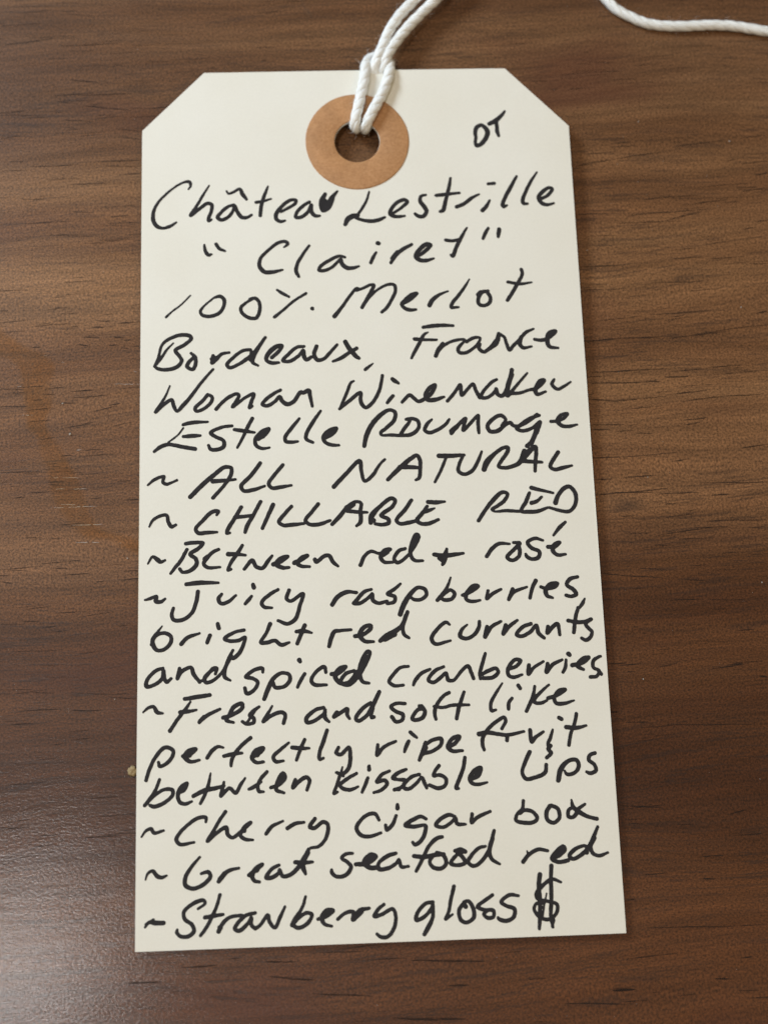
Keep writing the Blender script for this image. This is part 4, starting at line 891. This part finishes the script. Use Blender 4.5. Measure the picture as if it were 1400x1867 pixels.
# ------------------------------------------------------------------ marks and bits lying on the table
def film_mat(name, tint, gloss_rough, coat, bump_s):
    m, ns, ls, bs = mat(name)
    for n_ in list(ns):
        if n_.type == 'BSDF_PRINCIPLED': ns.remove(n_)
    out = ns['Material Output']
    tc = ns.new('ShaderNodeNewGeometry')
    n1 = ns.new('ShaderNodeTexNoise'); n1.inputs['Scale'].default_value = 6; n1.inputs['Detail'].default_value = 4; ls.new(tc.outputs['Position'], n1.inputs[0])
    at = ns.new('ShaderNodeAttribute'); at.attribute_name = 'thickness'
    n2 = ns.new('ShaderNodeTexNoise'); n2.inputs['Scale'].default_value = 1.6; n2.inputs['Detail'].default_value = 4; ls.new(tc.outputs['Position'], n2.inputs[0])
    nr = ramp(ns, [(0.36, g(0.5)), (0.58, g(1))]); ls.new(n2.outputs[0], nr.inputs[0])
    amt = math_n(ns, ls, 'MULTIPLY', at.outputs['Fac'], nr.outputs[0])
    tr = ns.new('ShaderNodeBsdfTransparent'); ls.new(mixc(ns, ls, amt, (1.0, 1.0, 1.0), tint), tr.inputs[0])
    gl = ns.new('ShaderNodeBsdfGlossy'); gl.inputs['Roughness'].default_value = gloss_rough; gl.inputs[0].default_value = (1, 1, 1, 1)
    bp = ns.new('ShaderNodeBump'); bp.inputs['Strength'].default_value = bump_s; bp.inputs['Distance'].default_value = 0.02; ls.new(n1.outputs[0], bp.inputs['Height']); ls.new(bp.outputs[0], gl.inputs['Normal'])
    mx = ns.new('ShaderNodeMixShader'); ls.new(math_n(ns, ls, 'MULTIPLY', amt, coat), mx.inputs[0])
    ls.new(tr.outputs[0], mx.inputs[1]); ls.new(gl.outputs[0], mx.inputs[2]); ls.new(mx.outputs[0], out.inputs['Surface'])
    return m
def blob(name, poly, z0, material, seed, soft=0.16):
    "a thin dried film: a closed outline on the table, thinning out towards its rim"
    P = [Vector((x, y)) for x, y in poly]; ring_ = []
    for i in range(len(P)):
        a, b, c, d = P[i - 1], P[i], P[(i + 1) % len(P)], P[(i + 2) % len(P)]
        for k in range(6):
            t = k / 6; ring_.append(0.5 * ((2 * b) + (c - a) * t + (2 * a - 5 * b + 4 * c - d) * t * t + (3 * b - a - 3 * c + d) * t ** 3))
    A = np.array([tuple(q) for q in ring_]); B = np.roll(A, -1, 0)
    st_ = 0.035
    gx = np.arange(A[:, 0].min() - .1, A[:, 0].max() + .1, st_); gy = np.arange(A[:, 1].min() - .1, A[:, 1].max() + .1, st_)
    X, Y = np.meshgrid(gx, gy); D = np.full(X.shape, 9.0); W = np.zeros(X.shape, int)
    for (ax, ay), (bx, by) in zip(A, B):
        t = np.clip(((X - ax) * (bx - ax) + (Y - ay) * (by - ay)) / ((bx - ax) ** 2 + (by - ay) ** 2 + 1e-9), 0, 1)
        D = np.minimum(D, np.hypot(X - ax - t * (bx - ax), Y - ay - t * (by - ay)))
        W += ((ay > Y) != (by > Y)) & (X < (bx - ax) * (Y - ay) / (by - ay + 1e-12) + ax)
    D = np.where(W % 2 == 1, D, -D); ok = D > 0
    idx = {}; vs = []; th = []; fs = []
    cell = ok[:-1, :-1] & ok[:-1, 1:] & ok[1:, 1:] & ok[1:, :-1]
    for j, i in np.argwhere(cell):
        f = []
        for k in ((j, i), (j, i + 1), (j + 1, i + 1), (j + 1, i)):
            if k not in idx:
                idx[k] = len(vs); e = min(1.0, max(0.0, (D[k] - st_) / soft)); th.append(e)
                nz_ = noise.noise(Vector((X[k] * 2.5, Y[k] * 9, seed)))
                vs.append((X[k], Y[k], z0 + 0.002 * e + 0.0006 * nz_ * e))
            f.append(idx[k])
        fs.append(tuple(f))
    me = bpy.data.meshes.new(name); me.from_pydata(vs, [], fs)
    me.attributes.new('thickness', 'FLOAT', 'POINT').data.foreach_set('value', th); me.update()
    me.polygons.foreach_set('use_smooth', [True] * len(me.polygons))
    return mesh_obj(name, me, material)
AMBER = film_mat('dried_amber_film', (0.985, 0.89, 0.74), 0.22, 0.035, 0.4)
GREY = film_mat('dried_glue_film', (0.92, 0.94, 0.95), 0.5, 0.02, 0.8)
st = blob('stain', [(-5.181, 2.439), (-4.861, 2.193), (-4.573, 1.989), (-4.288, 1.864), (-4.134, 1.625), (-4.186, 1.352), (-4.151, 1.118), (-4.233, 0.888), (-4.200, 0.734), (-4.079, 0.578), (-3.927, 0.308), (-3.792, 0.063), (-3.715, -0.150), (-3.624, -0.414), (-3.491, -0.588), (-3.239, -0.669), (-2.972, -0.764), (-2.841, -0.952), (-3.019, -1.043), (-3.256, -0.963), (-3.444, -0.840), (-3.702, -0.819), (-3.935, -0.650), (-4.142, -0.363), (-4.249, -0.136), (-4.299, 0.105), (-4.393, 0.380), (-4.458, 0.625), (-4.593, 0.766), (-4.616, 1.013), (-4.668, 1.285), (-4.753, 1.638), (-5.159, 1.883)], 0.004, AMBER, 2, 0.06)
st['label'] = 'long amber dried spill stain on the wood left of the tag'; st['category'] = 'stain'
sm = blob('glue_smear', [(-0.903, 7.364), (-0.785, 7.180), (-0.709, 6.979), (-0.590, 6.905), (-0.547, 7.023), (-0.664, 7.206), (-0.693, 7.362)], 0.004, GREY, 9, 0.05)
sm['label'] = 'pale dried glue smear on the wood at the top edge, left of the string'; sm['category'] = 'smear'

def lump(name, c, r, h, material, seed, parent=None):
    bm = bmesh.new(); bmesh.ops.create_icosphere(bm, subdivisions=3, radius=1.0)
    for v in bm.verts:
        k = 1 + 0.55 * noise.noise(v.co * 1.9 + Vector((seed, 0, 0))) + 0.12 * noise.noise(v.co * 4 + Vector((seed, 3, 0)))
        v.co = Vector((v.co.x * r[0] * k, v.co.y * r[1] * k, max(v.co.z, -0.8) * h * k))
    for f in bm.faces: f.smooth = True
    me = bpy.data.meshes.new(name); bm.to_mesh(me); bm.free()
    o = mesh_obj(name, me, material, parent); o.location = (c[0], c[1], h * 0.8); return o
m, ns, ls, bs = mat('crumb_tan')
tc = ns.new('ShaderNodeTexCoord'); n1 = ns.new('ShaderNodeTexNoise'); n1.inputs['Scale'].default_value = 40; ls.new(tc.outputs['Object'], n1.inputs[0])
r1 = ramp(ns, [(0.3, (0.24, 0.16, 0.075)), (0.7, (0.42, 0.31, 0.16))]); ls.new(n1.outputs[0], r1.inputs[0]); ls.new(r1.outputs[0], bs.inputs['Base Color']); bs.inputs['Roughness'].default_value = 0.8
cr = lump('crumb', (-3.073, -3.778), (0.055, 0.062), 0.03, m, 4)
cr['label'] = 'tiny tan crumb on the wood touching the left edge of the tag'; cr['category'] = 'crumb'

m, ns, ls, bs = mat('pale_dust_and_glint'); bs.inputs['Base Color'].default_value = (0.45, 0.41, 0.37, 1); bs.inputs['Roughness'].default_value = 0.7
DUST_GLINT = m  # pale colour shared by the dust, fibres and painted grain highlights
# the longest dark pores of the veneer, pressed one by one into the board (too many to part out)
m, ns, ls, bs = mat('wood_pore'); bs.inputs['Base Color'].default_value = (0.020, 0.0125, 0.0095, 1); bs.inputs['Roughness'].default_value = 0.6
bs.inputs['Specular IOR Level'].default_value = 0.2
at = ns.new('ShaderNodeAttribute'); at.attribute_name = 'depth'
geo = ns.new('ShaderNodeNewGeometry'); mp = ns.new('ShaderNodeMapping'); mp.inputs['Scale'].default_value = (7, 45, 1); ls.new(geo.outputs['Position'], mp.inputs[0])
n1 = ns.new('ShaderNodeTexNoise'); n1.inputs['Scale'].default_value = 1; n1.inputs['Detail'].default_value = 3; ls.new(mp.outputs[0], n1.inputs[0])
r1 = ramp(ns, [(0.30, g(0.15)), (0.55, g(0.95))]); ls.new(n1.outputs[0], r1.inputs[0])
ls.new(math_n(ns, ls, 'MULTIPLY', at.outputs['Fac'], r1.outputs[0]), bs.inputs['Alpha'])
R = random.Random(77); vs, fs, dp = [], [], []
PORES = [(3.71, 4.87, 3.95, 4.89, 0.015), (3.28, 4.69, 3.73, 4.73, 0.015), (3.21, 4.55, 3.69, 4.62, 0.018), (3.09, 4.51, 3.42, 4.55, 0.015), (3.72, 4.62, 4.42, 4.72, 0.018), (4.55, 4.80, 5.34, 4.89, 0.012), (3.65, 4.81, 4.01, 4.83, 0.012), (5.55, 4.92, 5.95, 4.97, 0.015), (5.30, 4.56, 5.52, 4.60, 0.012), (5.52, 4.52, 5.90, 4.56, 0.015), (5.70, 4.32, 5.90, 4.36, 0.035), (4.97, 4.16, 5.58, 4.21, 0.015), (5.47, 4.07, 5.88, 4.12, 0.015), (4.06, 3.99, 4.84, 4.03, 0.015), (4.58, 3.88, 5.28, 3.96, 0.018), (3.80, 3.74, 5.05, 3.82, 0.018), (3.10, 3.75, 3.54, 3.77, 0.018), (4.33, 3.64, 4.90, 3.78, 0.023), (3.65, 3.61, 4.56, 3.64, 0.015), (3.19, 3.43, 3.60, 3.44, 0.012), (5.41, 3.49, 5.65, 3.52, 0.015), (5.63, 3.61, 5.83, 3.63, 0.015), (3.06, 2.95, 3.66, 2.98, 0.018), (4.86, 3.04, 5.43, 3.09, 0.015), (4.37, 3.06, 4.81, 3.08, 0.012), (3.08, 2.62, 3.72, 2.63, 0.018), (4.59, 2.57, 5.00, 2.60, 0.012), (4.07, 2.69, 4.83, 2.73, 0.012), (3.28, 2.16, 3.89, 2.22, 0.015), (3.98, 2.23, 4.85, 2.28, 0.015), (4.20, 2.15, 4.58, 2.17, 0.015), (4.32, 2.18, 4.50, 2.21, 0.015), (5.49, 2.22, 5.68, 2.25, 0.023), (3.08, 1.84, 3.78, 1.90, 0.018), (3.66, 1.88, 4.18, 1.92, 0.023), (4.24, 1.88, 5.11, 1.95, 0.020), (4.59, 1.93, 5.66, 2.04, 0.012), (3.08, 1.40, 4.20, 1.43, 0.020), (4.22, 1.38, 4.67, 1.41, 0.018), (4.77, 1.44, 5.23, 1.46, 0.018), (3.09, 1.24, 4.04, 1.24, 0.020), (3.90, 1.26, 4.09, 1.23, 0.041), (4.13, 1.31, 4.47, 1.32, 0.026), (3.05, 1.01, 3.45, 0.99, 0.020), (3.45, 0.99, 4.13, 1.03, 0.018), (4.11, 1.04, 4.65, 1.09, 0.020), (4.33, 0.94, 4.96, 1.02, 0.018), (4.96, 1.02, 5.48, 1.04, 0.015), (3.64, 0.86, 4.09, 0.89, 0.012), (3.08, 0.65, 3.53, 0.63, 0.020), (3.05, 0.57, 3.33, 0.58, 0.018), (3.38, 0.54, 3.64, 0.55, 0.015), (3.66, 0.52, 3.92, 0.52, 0.015), (4.33, 0.68, 4.68, 0.72, 0.026), (4.35, 0.62, 4.58, 0.65, 0.023), (2.96, 0.17, 3.47, 0.18, 0.018), (3.47, 0.18, 4.21, 0.23, 0.015), (4.11, 0.10, 4.39, 0.13, 0.020), (5.09, 0.27, 5.48, 0.32, 0.020), (3.00, -0.13, 3.32, -0.12, 0.018), (3.42, -0.10, 3.90, -0.09, 0.018), (4.73, -0.26, 5.43, -0.20, 0.012), (3.26, -0.31, 4.11, -0.27, 0.015), (3.02, -0.34, 3.85, -0.32, 0.016), (3.85, -0.35, 4.46, -0.34, 0.019), (4.62, -0.39, 4.91, -0.38, 0.022), (3.38, -0.65, 3.56, -0.64, 0.016), (3.99, -0.48, 4.17, -0.49, 0.016), (4.27, -0.58, 4.37, -0.57, 0.016), (3.98, -0.67, 4.37, -0.64, 0.014), (3.40, -0.89, 3.78, -0.88, 0.016), (3.83, -0.91, 4.58, -0.83, 0.016), (4.32, -0.83, 4.82, -0.84, 0.016), (4.49, -0.75, 5.37, -0.73, 0.019), (5.10, -0.85, 5.36, -0.83, 0.014), (2.99, -1.39, 3.91, -1.50, 0.014), (4.16, -1.53, 4.46, -1.55, 0.016), (3.93, -1.80, 4.39, -1.79, 0.016), (4.44, -1.80, 4.95, -1.82, 0.014), (3.56, -1.35, 3.92, -1.37, 0.011), (4.48, -0.21, 5.43, -0.22, 0.011), (4.39, -2.72, 4.88, -2.66, 0.020), (4.62, -2.67, 4.85, -2.66, 0.020), (3.05, -2.61, 3.31, -2.60, 0.020), (3.30, -2.72, 3.42, -2.73, 0.020), (3.68, -2.67, 3.95, -2.62, 0.016), (5.02, -2.82, 5.15, -2.84, 0.036), (3.00, -3.23, 3.15, -3.23, 0.024), (3.23, -3.37, 3.53, -3.37, 0.028), (3.73, -3.42, 4.88, -3.44, 0.016), (3.06, -4.41, 3.64, -4.46, 0.016), (4.47, -4.55, 4.70, -4.51, 0.020), (4.06, -5.07, 4.35, -5.07, 0.024), (4.04, -5.33, 4.22, -5.34, 0.028), (3.29, -5.26, 3.61, -5.25, 0.016), (3.12, -5.56, 3.19, -5.56, 0.020), (3.31, -5.89, 4.83, -5.93, 0.016), (4.10, -6.53, 4.28, -6.53, 0.024), (2.80, -6.62, 3.09, -6.62, 0.036), (4.45, -6.30, 4.59, -6.29, 0.024), (2.99, -6.26, 3.67, -6.21, 0.016), (-4.32, 2.45, -4.04, 2.49, 0.015), (-4.96, 2.47, -4.84, 2.47, 0.013), (-4.16, 2.40, -3.88, 2.41, 0.010), (-3.66, 2.29, -3.42, 2.28, 0.015), (-3.72, 2.20, -3.54, 2.20, 0.021), (-3.56, 2.37, -3.40, 2.37, 0.010), (-3.83, 2.05, -3.59, 2.05, 0.017), (-3.89, 1.95, -3.73, 1.93, 0.025), (-3.43, 2.06, -3.24, 2.04, 0.017), (-3.47, 1.93, -3.35, 1.94, 0.019), (-3.27, 1.99, -3.15, 1.99, 0.013), (-3.31, 1.89, -3.19, 1.88, 0.013), (-4.00, 2.21, -3.88, 2.21, 0.013), (-4.52, 1.91, -4.38, 1.92, 0.019), (-4.20, 2.30, -4.00, 2.32, 0.010), (-3.20, 2.50, -3.04, 2.52, 0.013), (-3.18, 2.41, -3.04, 2.41, 0.013), (-4.92, 1.33, -4.60, 1.32, 0.015), (-4.76, 1.27, -4.58, 1.27, 0.015), (-4.70, 1.36, -4.33, 1.36, 0.013), (-4.31, 1.31, -4.05, 1.34, 0.015), (-4.33, 1.24, -4.17, 1.25, 0.017), (-3.97, 1.29, -3.62, 1.29, 0.025), (-3.78, 1.18, -3.46, 1.22, 0.015), (-4.62, 1.19, -4.48, 1.19, 0.015), (-4.48, 1.16, -4.33, 1.17, 0.015), (-4.11, 1.12, -4.01, 1.13, 0.017), (-4.05, 1.10, -3.89, 1.11, 0.015), (-4.58, 1.02, -4.20, 1.04, 0.013), (-4.91, 1.09, -4.54, 1.08, 0.013), (-4.05, 1.02, -3.91, 1.02, 0.013), (-3.65, 0.99, -3.34, 1.07, 0.015), (-3.46, 1.08, -3.30, 1.10, 0.015), (-4.51, 0.86, -4.22, 0.87, 0.013), (-4.08, 0.75, -3.69, 0.80, 0.017), (-3.79, 0.82, -3.65, 0.83, 0.015), (-3.42, 0.78, -3.08, 0.84, 0.010), (-4.35, 0.62, -4.17, 0.64, 0.013), (-4.09, 0.38, -3.92, 0.39, 0.013), (-3.80, 0.45, -3.47, 0.46, 0.015), (-4.26, 0.26, -4.13, 0.27, 0.010), (-4.88, 0.17, -4.28, 0.16, 0.015), (-4.24, 0.02, -4.02, 0.03, 0.017), (-4.23, -0.02, -4.04, -0.03, 0.013), (-3.33, 0.01, -3.13, 0.01, 0.015), (-4.48, -0.12, -4.21, -0.11, 0.013), (-3.67, -0.22, -3.53, -0.22, 0.013), (-3.21, -0.25, -3.01, -0.24, 0.017), (-4.67, -0.18, -4.54, -0.17, 0.013), (-4.75, -0.04, -4.58, -0.04, 0.010), (-4.52, -0.74, -4.29, -0.74, 0.017), (-4.20, -0.75, -4.04, -0.75, 0.015), (-4.16, -0.11, -3.71, -0.09, 0.008), (-4.87, 0.01, -4.76, 0.03, 0.010), (-4.83, -1.31, -4.65, -1.34, 0.023), (-4.57, -1.34, -4.11, -1.38, 0.009), (-4.59, -1.75, -4.35, -1.75, 0.013), (-4.10, -1.73, -3.71, -1.73, 0.013), (-4.52, -1.83, -4.27, -1.84, 0.011), (-4.81, -1.86, -4.50, -1.87, 0.011), (-4.25, -1.92, -4.03, -1.91, 0.015), (-3.30, -1.92, -3.16, -1.92, 0.011), (-3.62, -1.71, -3.37, -1.72, 0.009), (-4.64, -2.21, -4.02, -2.22, 0.009), (-4.28, -2.41, -4.06, -2.41, 0.009), (-4.21, -2.56, -3.76, -2.58, 0.009), (-4.36, -2.75, -4.07, -2.76, 0.013), (-4.77, -2.77, -4.62, -2.77, 0.011), (-3.87, -2.78, -3.13, -2.81, 0.009), (-4.52, -2.98, -3.97, -2.98, 0.017), (-3.87, -3.00, -3.46, -3.01, 0.017), (-3.37, -2.84, -3.00, -2.87, 0.015), (-4.78, -2.70, -4.37, -2.71, 0.009), (-5.12, 6.87, -4.51, 6.90, 0.017), (-5.04, 6.56, -4.33, 6.65, 0.020), (-4.21, 7.05, -3.77, 7.01, 0.013), (-3.79, 6.57, -3.29, 6.63, 0.013), (-4.09, 6.43, -3.76, 6.44, 0.013), (-4.26, 6.53, -3.66, 6.55, 0.013), (-3.22, 6.52, -2.98, 6.53, 0.013), (-0.80, 6.65, -0.39, 6.63, 0.020), (-4.08, 5.98, -3.65, 5.93, 0.023), (-4.31, 5.72, -3.74, 5.77, 0.017), (-3.98, 5.74, -3.21, 5.75, 0.017), (-3.87, 5.57, -3.20, 5.48, 0.027), (-5.07, 5.47, -4.67, 5.50, 0.027), (-4.31, 5.65, -3.97, 5.60, 0.020), (-4.51, 5.87, -4.28, 5.90, 0.013), (-4.17, 5.34, -3.73, 5.30, 0.020), (-4.16, 5.24, -3.93, 5.20, 0.020), (-3.43, 5.19, -3.07, 5.15, 0.020), (-3.40, 5.08, -3.07, 5.04, 0.023), (-5.05, 5.06, -4.76, 5.11, 0.020), (-3.66, 4.68, -3.06, 4.69, 0.023), (-3.59, 4.62, -3.06, 4.59, 0.023), (-3.39, 4.47, -3.06, 4.49, 0.027), (-4.61, 4.61, -3.95, 4.65, 0.017), (-4.91, 4.70, -4.64, 4.70, 0.013), (-4.37, 4.43, -3.88, 4.44, 0.017), (-4.04, 4.34, -3.52, 4.35, 0.023), (-5.03, 4.55, -4.64, 4.55, 0.017), (-4.73, 4.13, -4.40, 4.11, 0.027), (-4.47, 4.16, -4.27, 4.18, 0.020), (-4.04, 3.92, -3.71, 3.90, 0.017), (-3.61, 3.99, -3.12, 4.01, 0.017), (-3.57, 3.47, -3.21, 3.50, 0.027), (-4.35, 3.57, -3.90, 3.57, 0.017), (-3.76, 3.44, -3.54, 3.45, 0.023), (-4.68, 3.76, -4.03, 3.77, 0.013), (-5.01, 3.92, -4.82, 3.94, 0.020), (-3.61, 3.72, -3.09, 3.69, 0.017), (-2.48, -6.15, -2.02, -6.15, 0.033), (-1.39, -6.30, -0.82, -6.35, 0.033), (2.79, -6.60, 3.11, -6.62, 0.053), (4.09, -6.53, 4.32, -6.55, 0.033), (1.78, -6.44, 2.02, -6.44, 0.033), (0.79, -6.49, 1.08, -6.49, 0.027), (0.09, -6.83, 1.01, -6.88, 0.040), (-1.44, -6.12, -1.04, -6.14, 0.027), (0.34, -6.17, 1.27, -6.22, 0.033), (-0.88, -6.51, -0.13, -6.57, 0.027), (2.17, -6.74, 2.98, -6.78, 0.020), (-3.16, -6.30, -2.70, -6.30, 0.033)]
for _ in range(110):                                        # short flecks come in loose clusters along the grain
    cx, cy = R.uniform(-6, 6.8), R.uniform(-7.6, 8)
    for _k in range(R.randrange(3, 9)):
        x, y = cx + R.gauss(0, 0.7), cy + R.gauss(0, 0.13); l_ = R.uniform(0.10, 0.55)
        PORES.append((x, y, x + l_, y + l_ * R.uniform(-0.01, 0.10), R.uniform(0.008, 0.017)))
for pi_, (x0, y0, x1, y1, w) in enumerate(PORES):
    L_ = math.dist((x0, y0), (x1, y1)); nseg = max(5, int(L_ / 0.04)); b0 = len(vs); w *= 0.62
    zz = 0.0012 + 0.0004 * (pi_ % 5); dk = R.uniform(0.7, 1.0) if L_ > 0.55 or pi_ < 150 else R.uniform(0.35, 0.85)
    for k in range(nseg + 1):
        t = k / nseg; e = (math.sin(math.pi * t) ** 0.6) * w * (0.75 + 0.5 * noise.noise(Vector((t * L_ * 5, pi_, 0)))) + 0.0015
        x = x0 + (x1 - x0) * t; y = y0 + (y1 - y0) * t + 0.022 * noise.noise(Vector((x * 1.6, pi_ * 3.3, 2)))
        for q, a in ((-1.0, 0.0), (-0.35, 1.0), (0.35, 1.0), (1.0, 0.0)): vs.append((x, y + q * e, zz)); dp.append(a * dk)
    for k in range(nseg):
        for q in range(3):
            a = b0 + 4 * k + q; fs.append((a, a + 4, a + 5, a + 1))
po = from_py('wood_pores', [(v[0], v[1], v[2]) for v in vs], [tuple(reversed(f)) for f in fs], m, table); po['kind'] = 'stuff'
po.data.attributes.new('depth', 'FLOAT', 'POINT').data.foreach_set('value', dp)
# highlights on grain ridges painted as pale slivers, a few fibres, and specks of dust: too small to count
vs, fs = [], []
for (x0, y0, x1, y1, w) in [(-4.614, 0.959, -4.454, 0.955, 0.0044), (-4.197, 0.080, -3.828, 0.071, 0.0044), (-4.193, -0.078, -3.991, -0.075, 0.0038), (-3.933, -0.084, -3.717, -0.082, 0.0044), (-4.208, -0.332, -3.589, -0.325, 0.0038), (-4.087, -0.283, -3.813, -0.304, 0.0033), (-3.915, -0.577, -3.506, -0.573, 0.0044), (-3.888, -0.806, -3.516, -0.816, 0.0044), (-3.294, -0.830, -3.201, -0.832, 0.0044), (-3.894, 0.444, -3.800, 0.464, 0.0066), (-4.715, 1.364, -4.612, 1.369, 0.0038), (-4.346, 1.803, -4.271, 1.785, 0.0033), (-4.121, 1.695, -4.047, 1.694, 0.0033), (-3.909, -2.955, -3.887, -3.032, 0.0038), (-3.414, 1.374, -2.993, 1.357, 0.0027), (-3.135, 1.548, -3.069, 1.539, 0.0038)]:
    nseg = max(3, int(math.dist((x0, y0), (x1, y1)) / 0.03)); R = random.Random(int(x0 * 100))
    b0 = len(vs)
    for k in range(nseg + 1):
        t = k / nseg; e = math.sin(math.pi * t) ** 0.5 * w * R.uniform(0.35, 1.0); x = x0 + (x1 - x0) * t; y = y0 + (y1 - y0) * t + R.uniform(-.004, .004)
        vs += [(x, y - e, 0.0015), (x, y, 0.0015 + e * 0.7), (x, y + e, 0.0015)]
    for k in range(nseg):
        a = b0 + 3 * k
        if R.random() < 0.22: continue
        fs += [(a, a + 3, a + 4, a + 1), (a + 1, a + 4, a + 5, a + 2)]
sc = from_py('glints_and_fibres', vs, fs, DUST_GLINT, table, True); sc['kind'] = 'stuff'
bm = bmesh.new(); R = random.Random(21)
spots = [(4.083, 5.205, 0.0080), (5.386, 4.871, 0.0104), (3.196, 3.206, 0.0080), (3.503, -2.819, 0.0096), (5.194, -1.592, 0.0096), (-3.958, 0.675, 0.0160), (-4.070, 1.109, 0.0112), (5.301, 2.314, 0.0096), (3.783, -0.110, 0.0080), (-3.177, -1.038, 0.0096), (-3.314, -2.870, 0.0080)] + [(R.uniform(-5.5, 6.3), R.uniform(-7.2, 7.6), R.uniform(0.002, 0.0045)) for _ in range(170)]
for (x, y, r) in spots:
    q = bmesh.ops.create_icosphere(bm, subdivisions=1, radius=r, matrix=Matrix.Translation((x, y, r * 0.7)))
    for v in q['verts']: v.co += Vector((R.uniform(-r, r), R.uniform(-r, r), 0)) * 0.35
me = bpy.data.meshes.new('dust'); bm.to_mesh(me); bm.free()
du = mesh_obj('dust', me, DUST_GLINT); du['kind'] = 'stuff'; du['label'] = 'fine pale dust specks scattered over the wooden table'
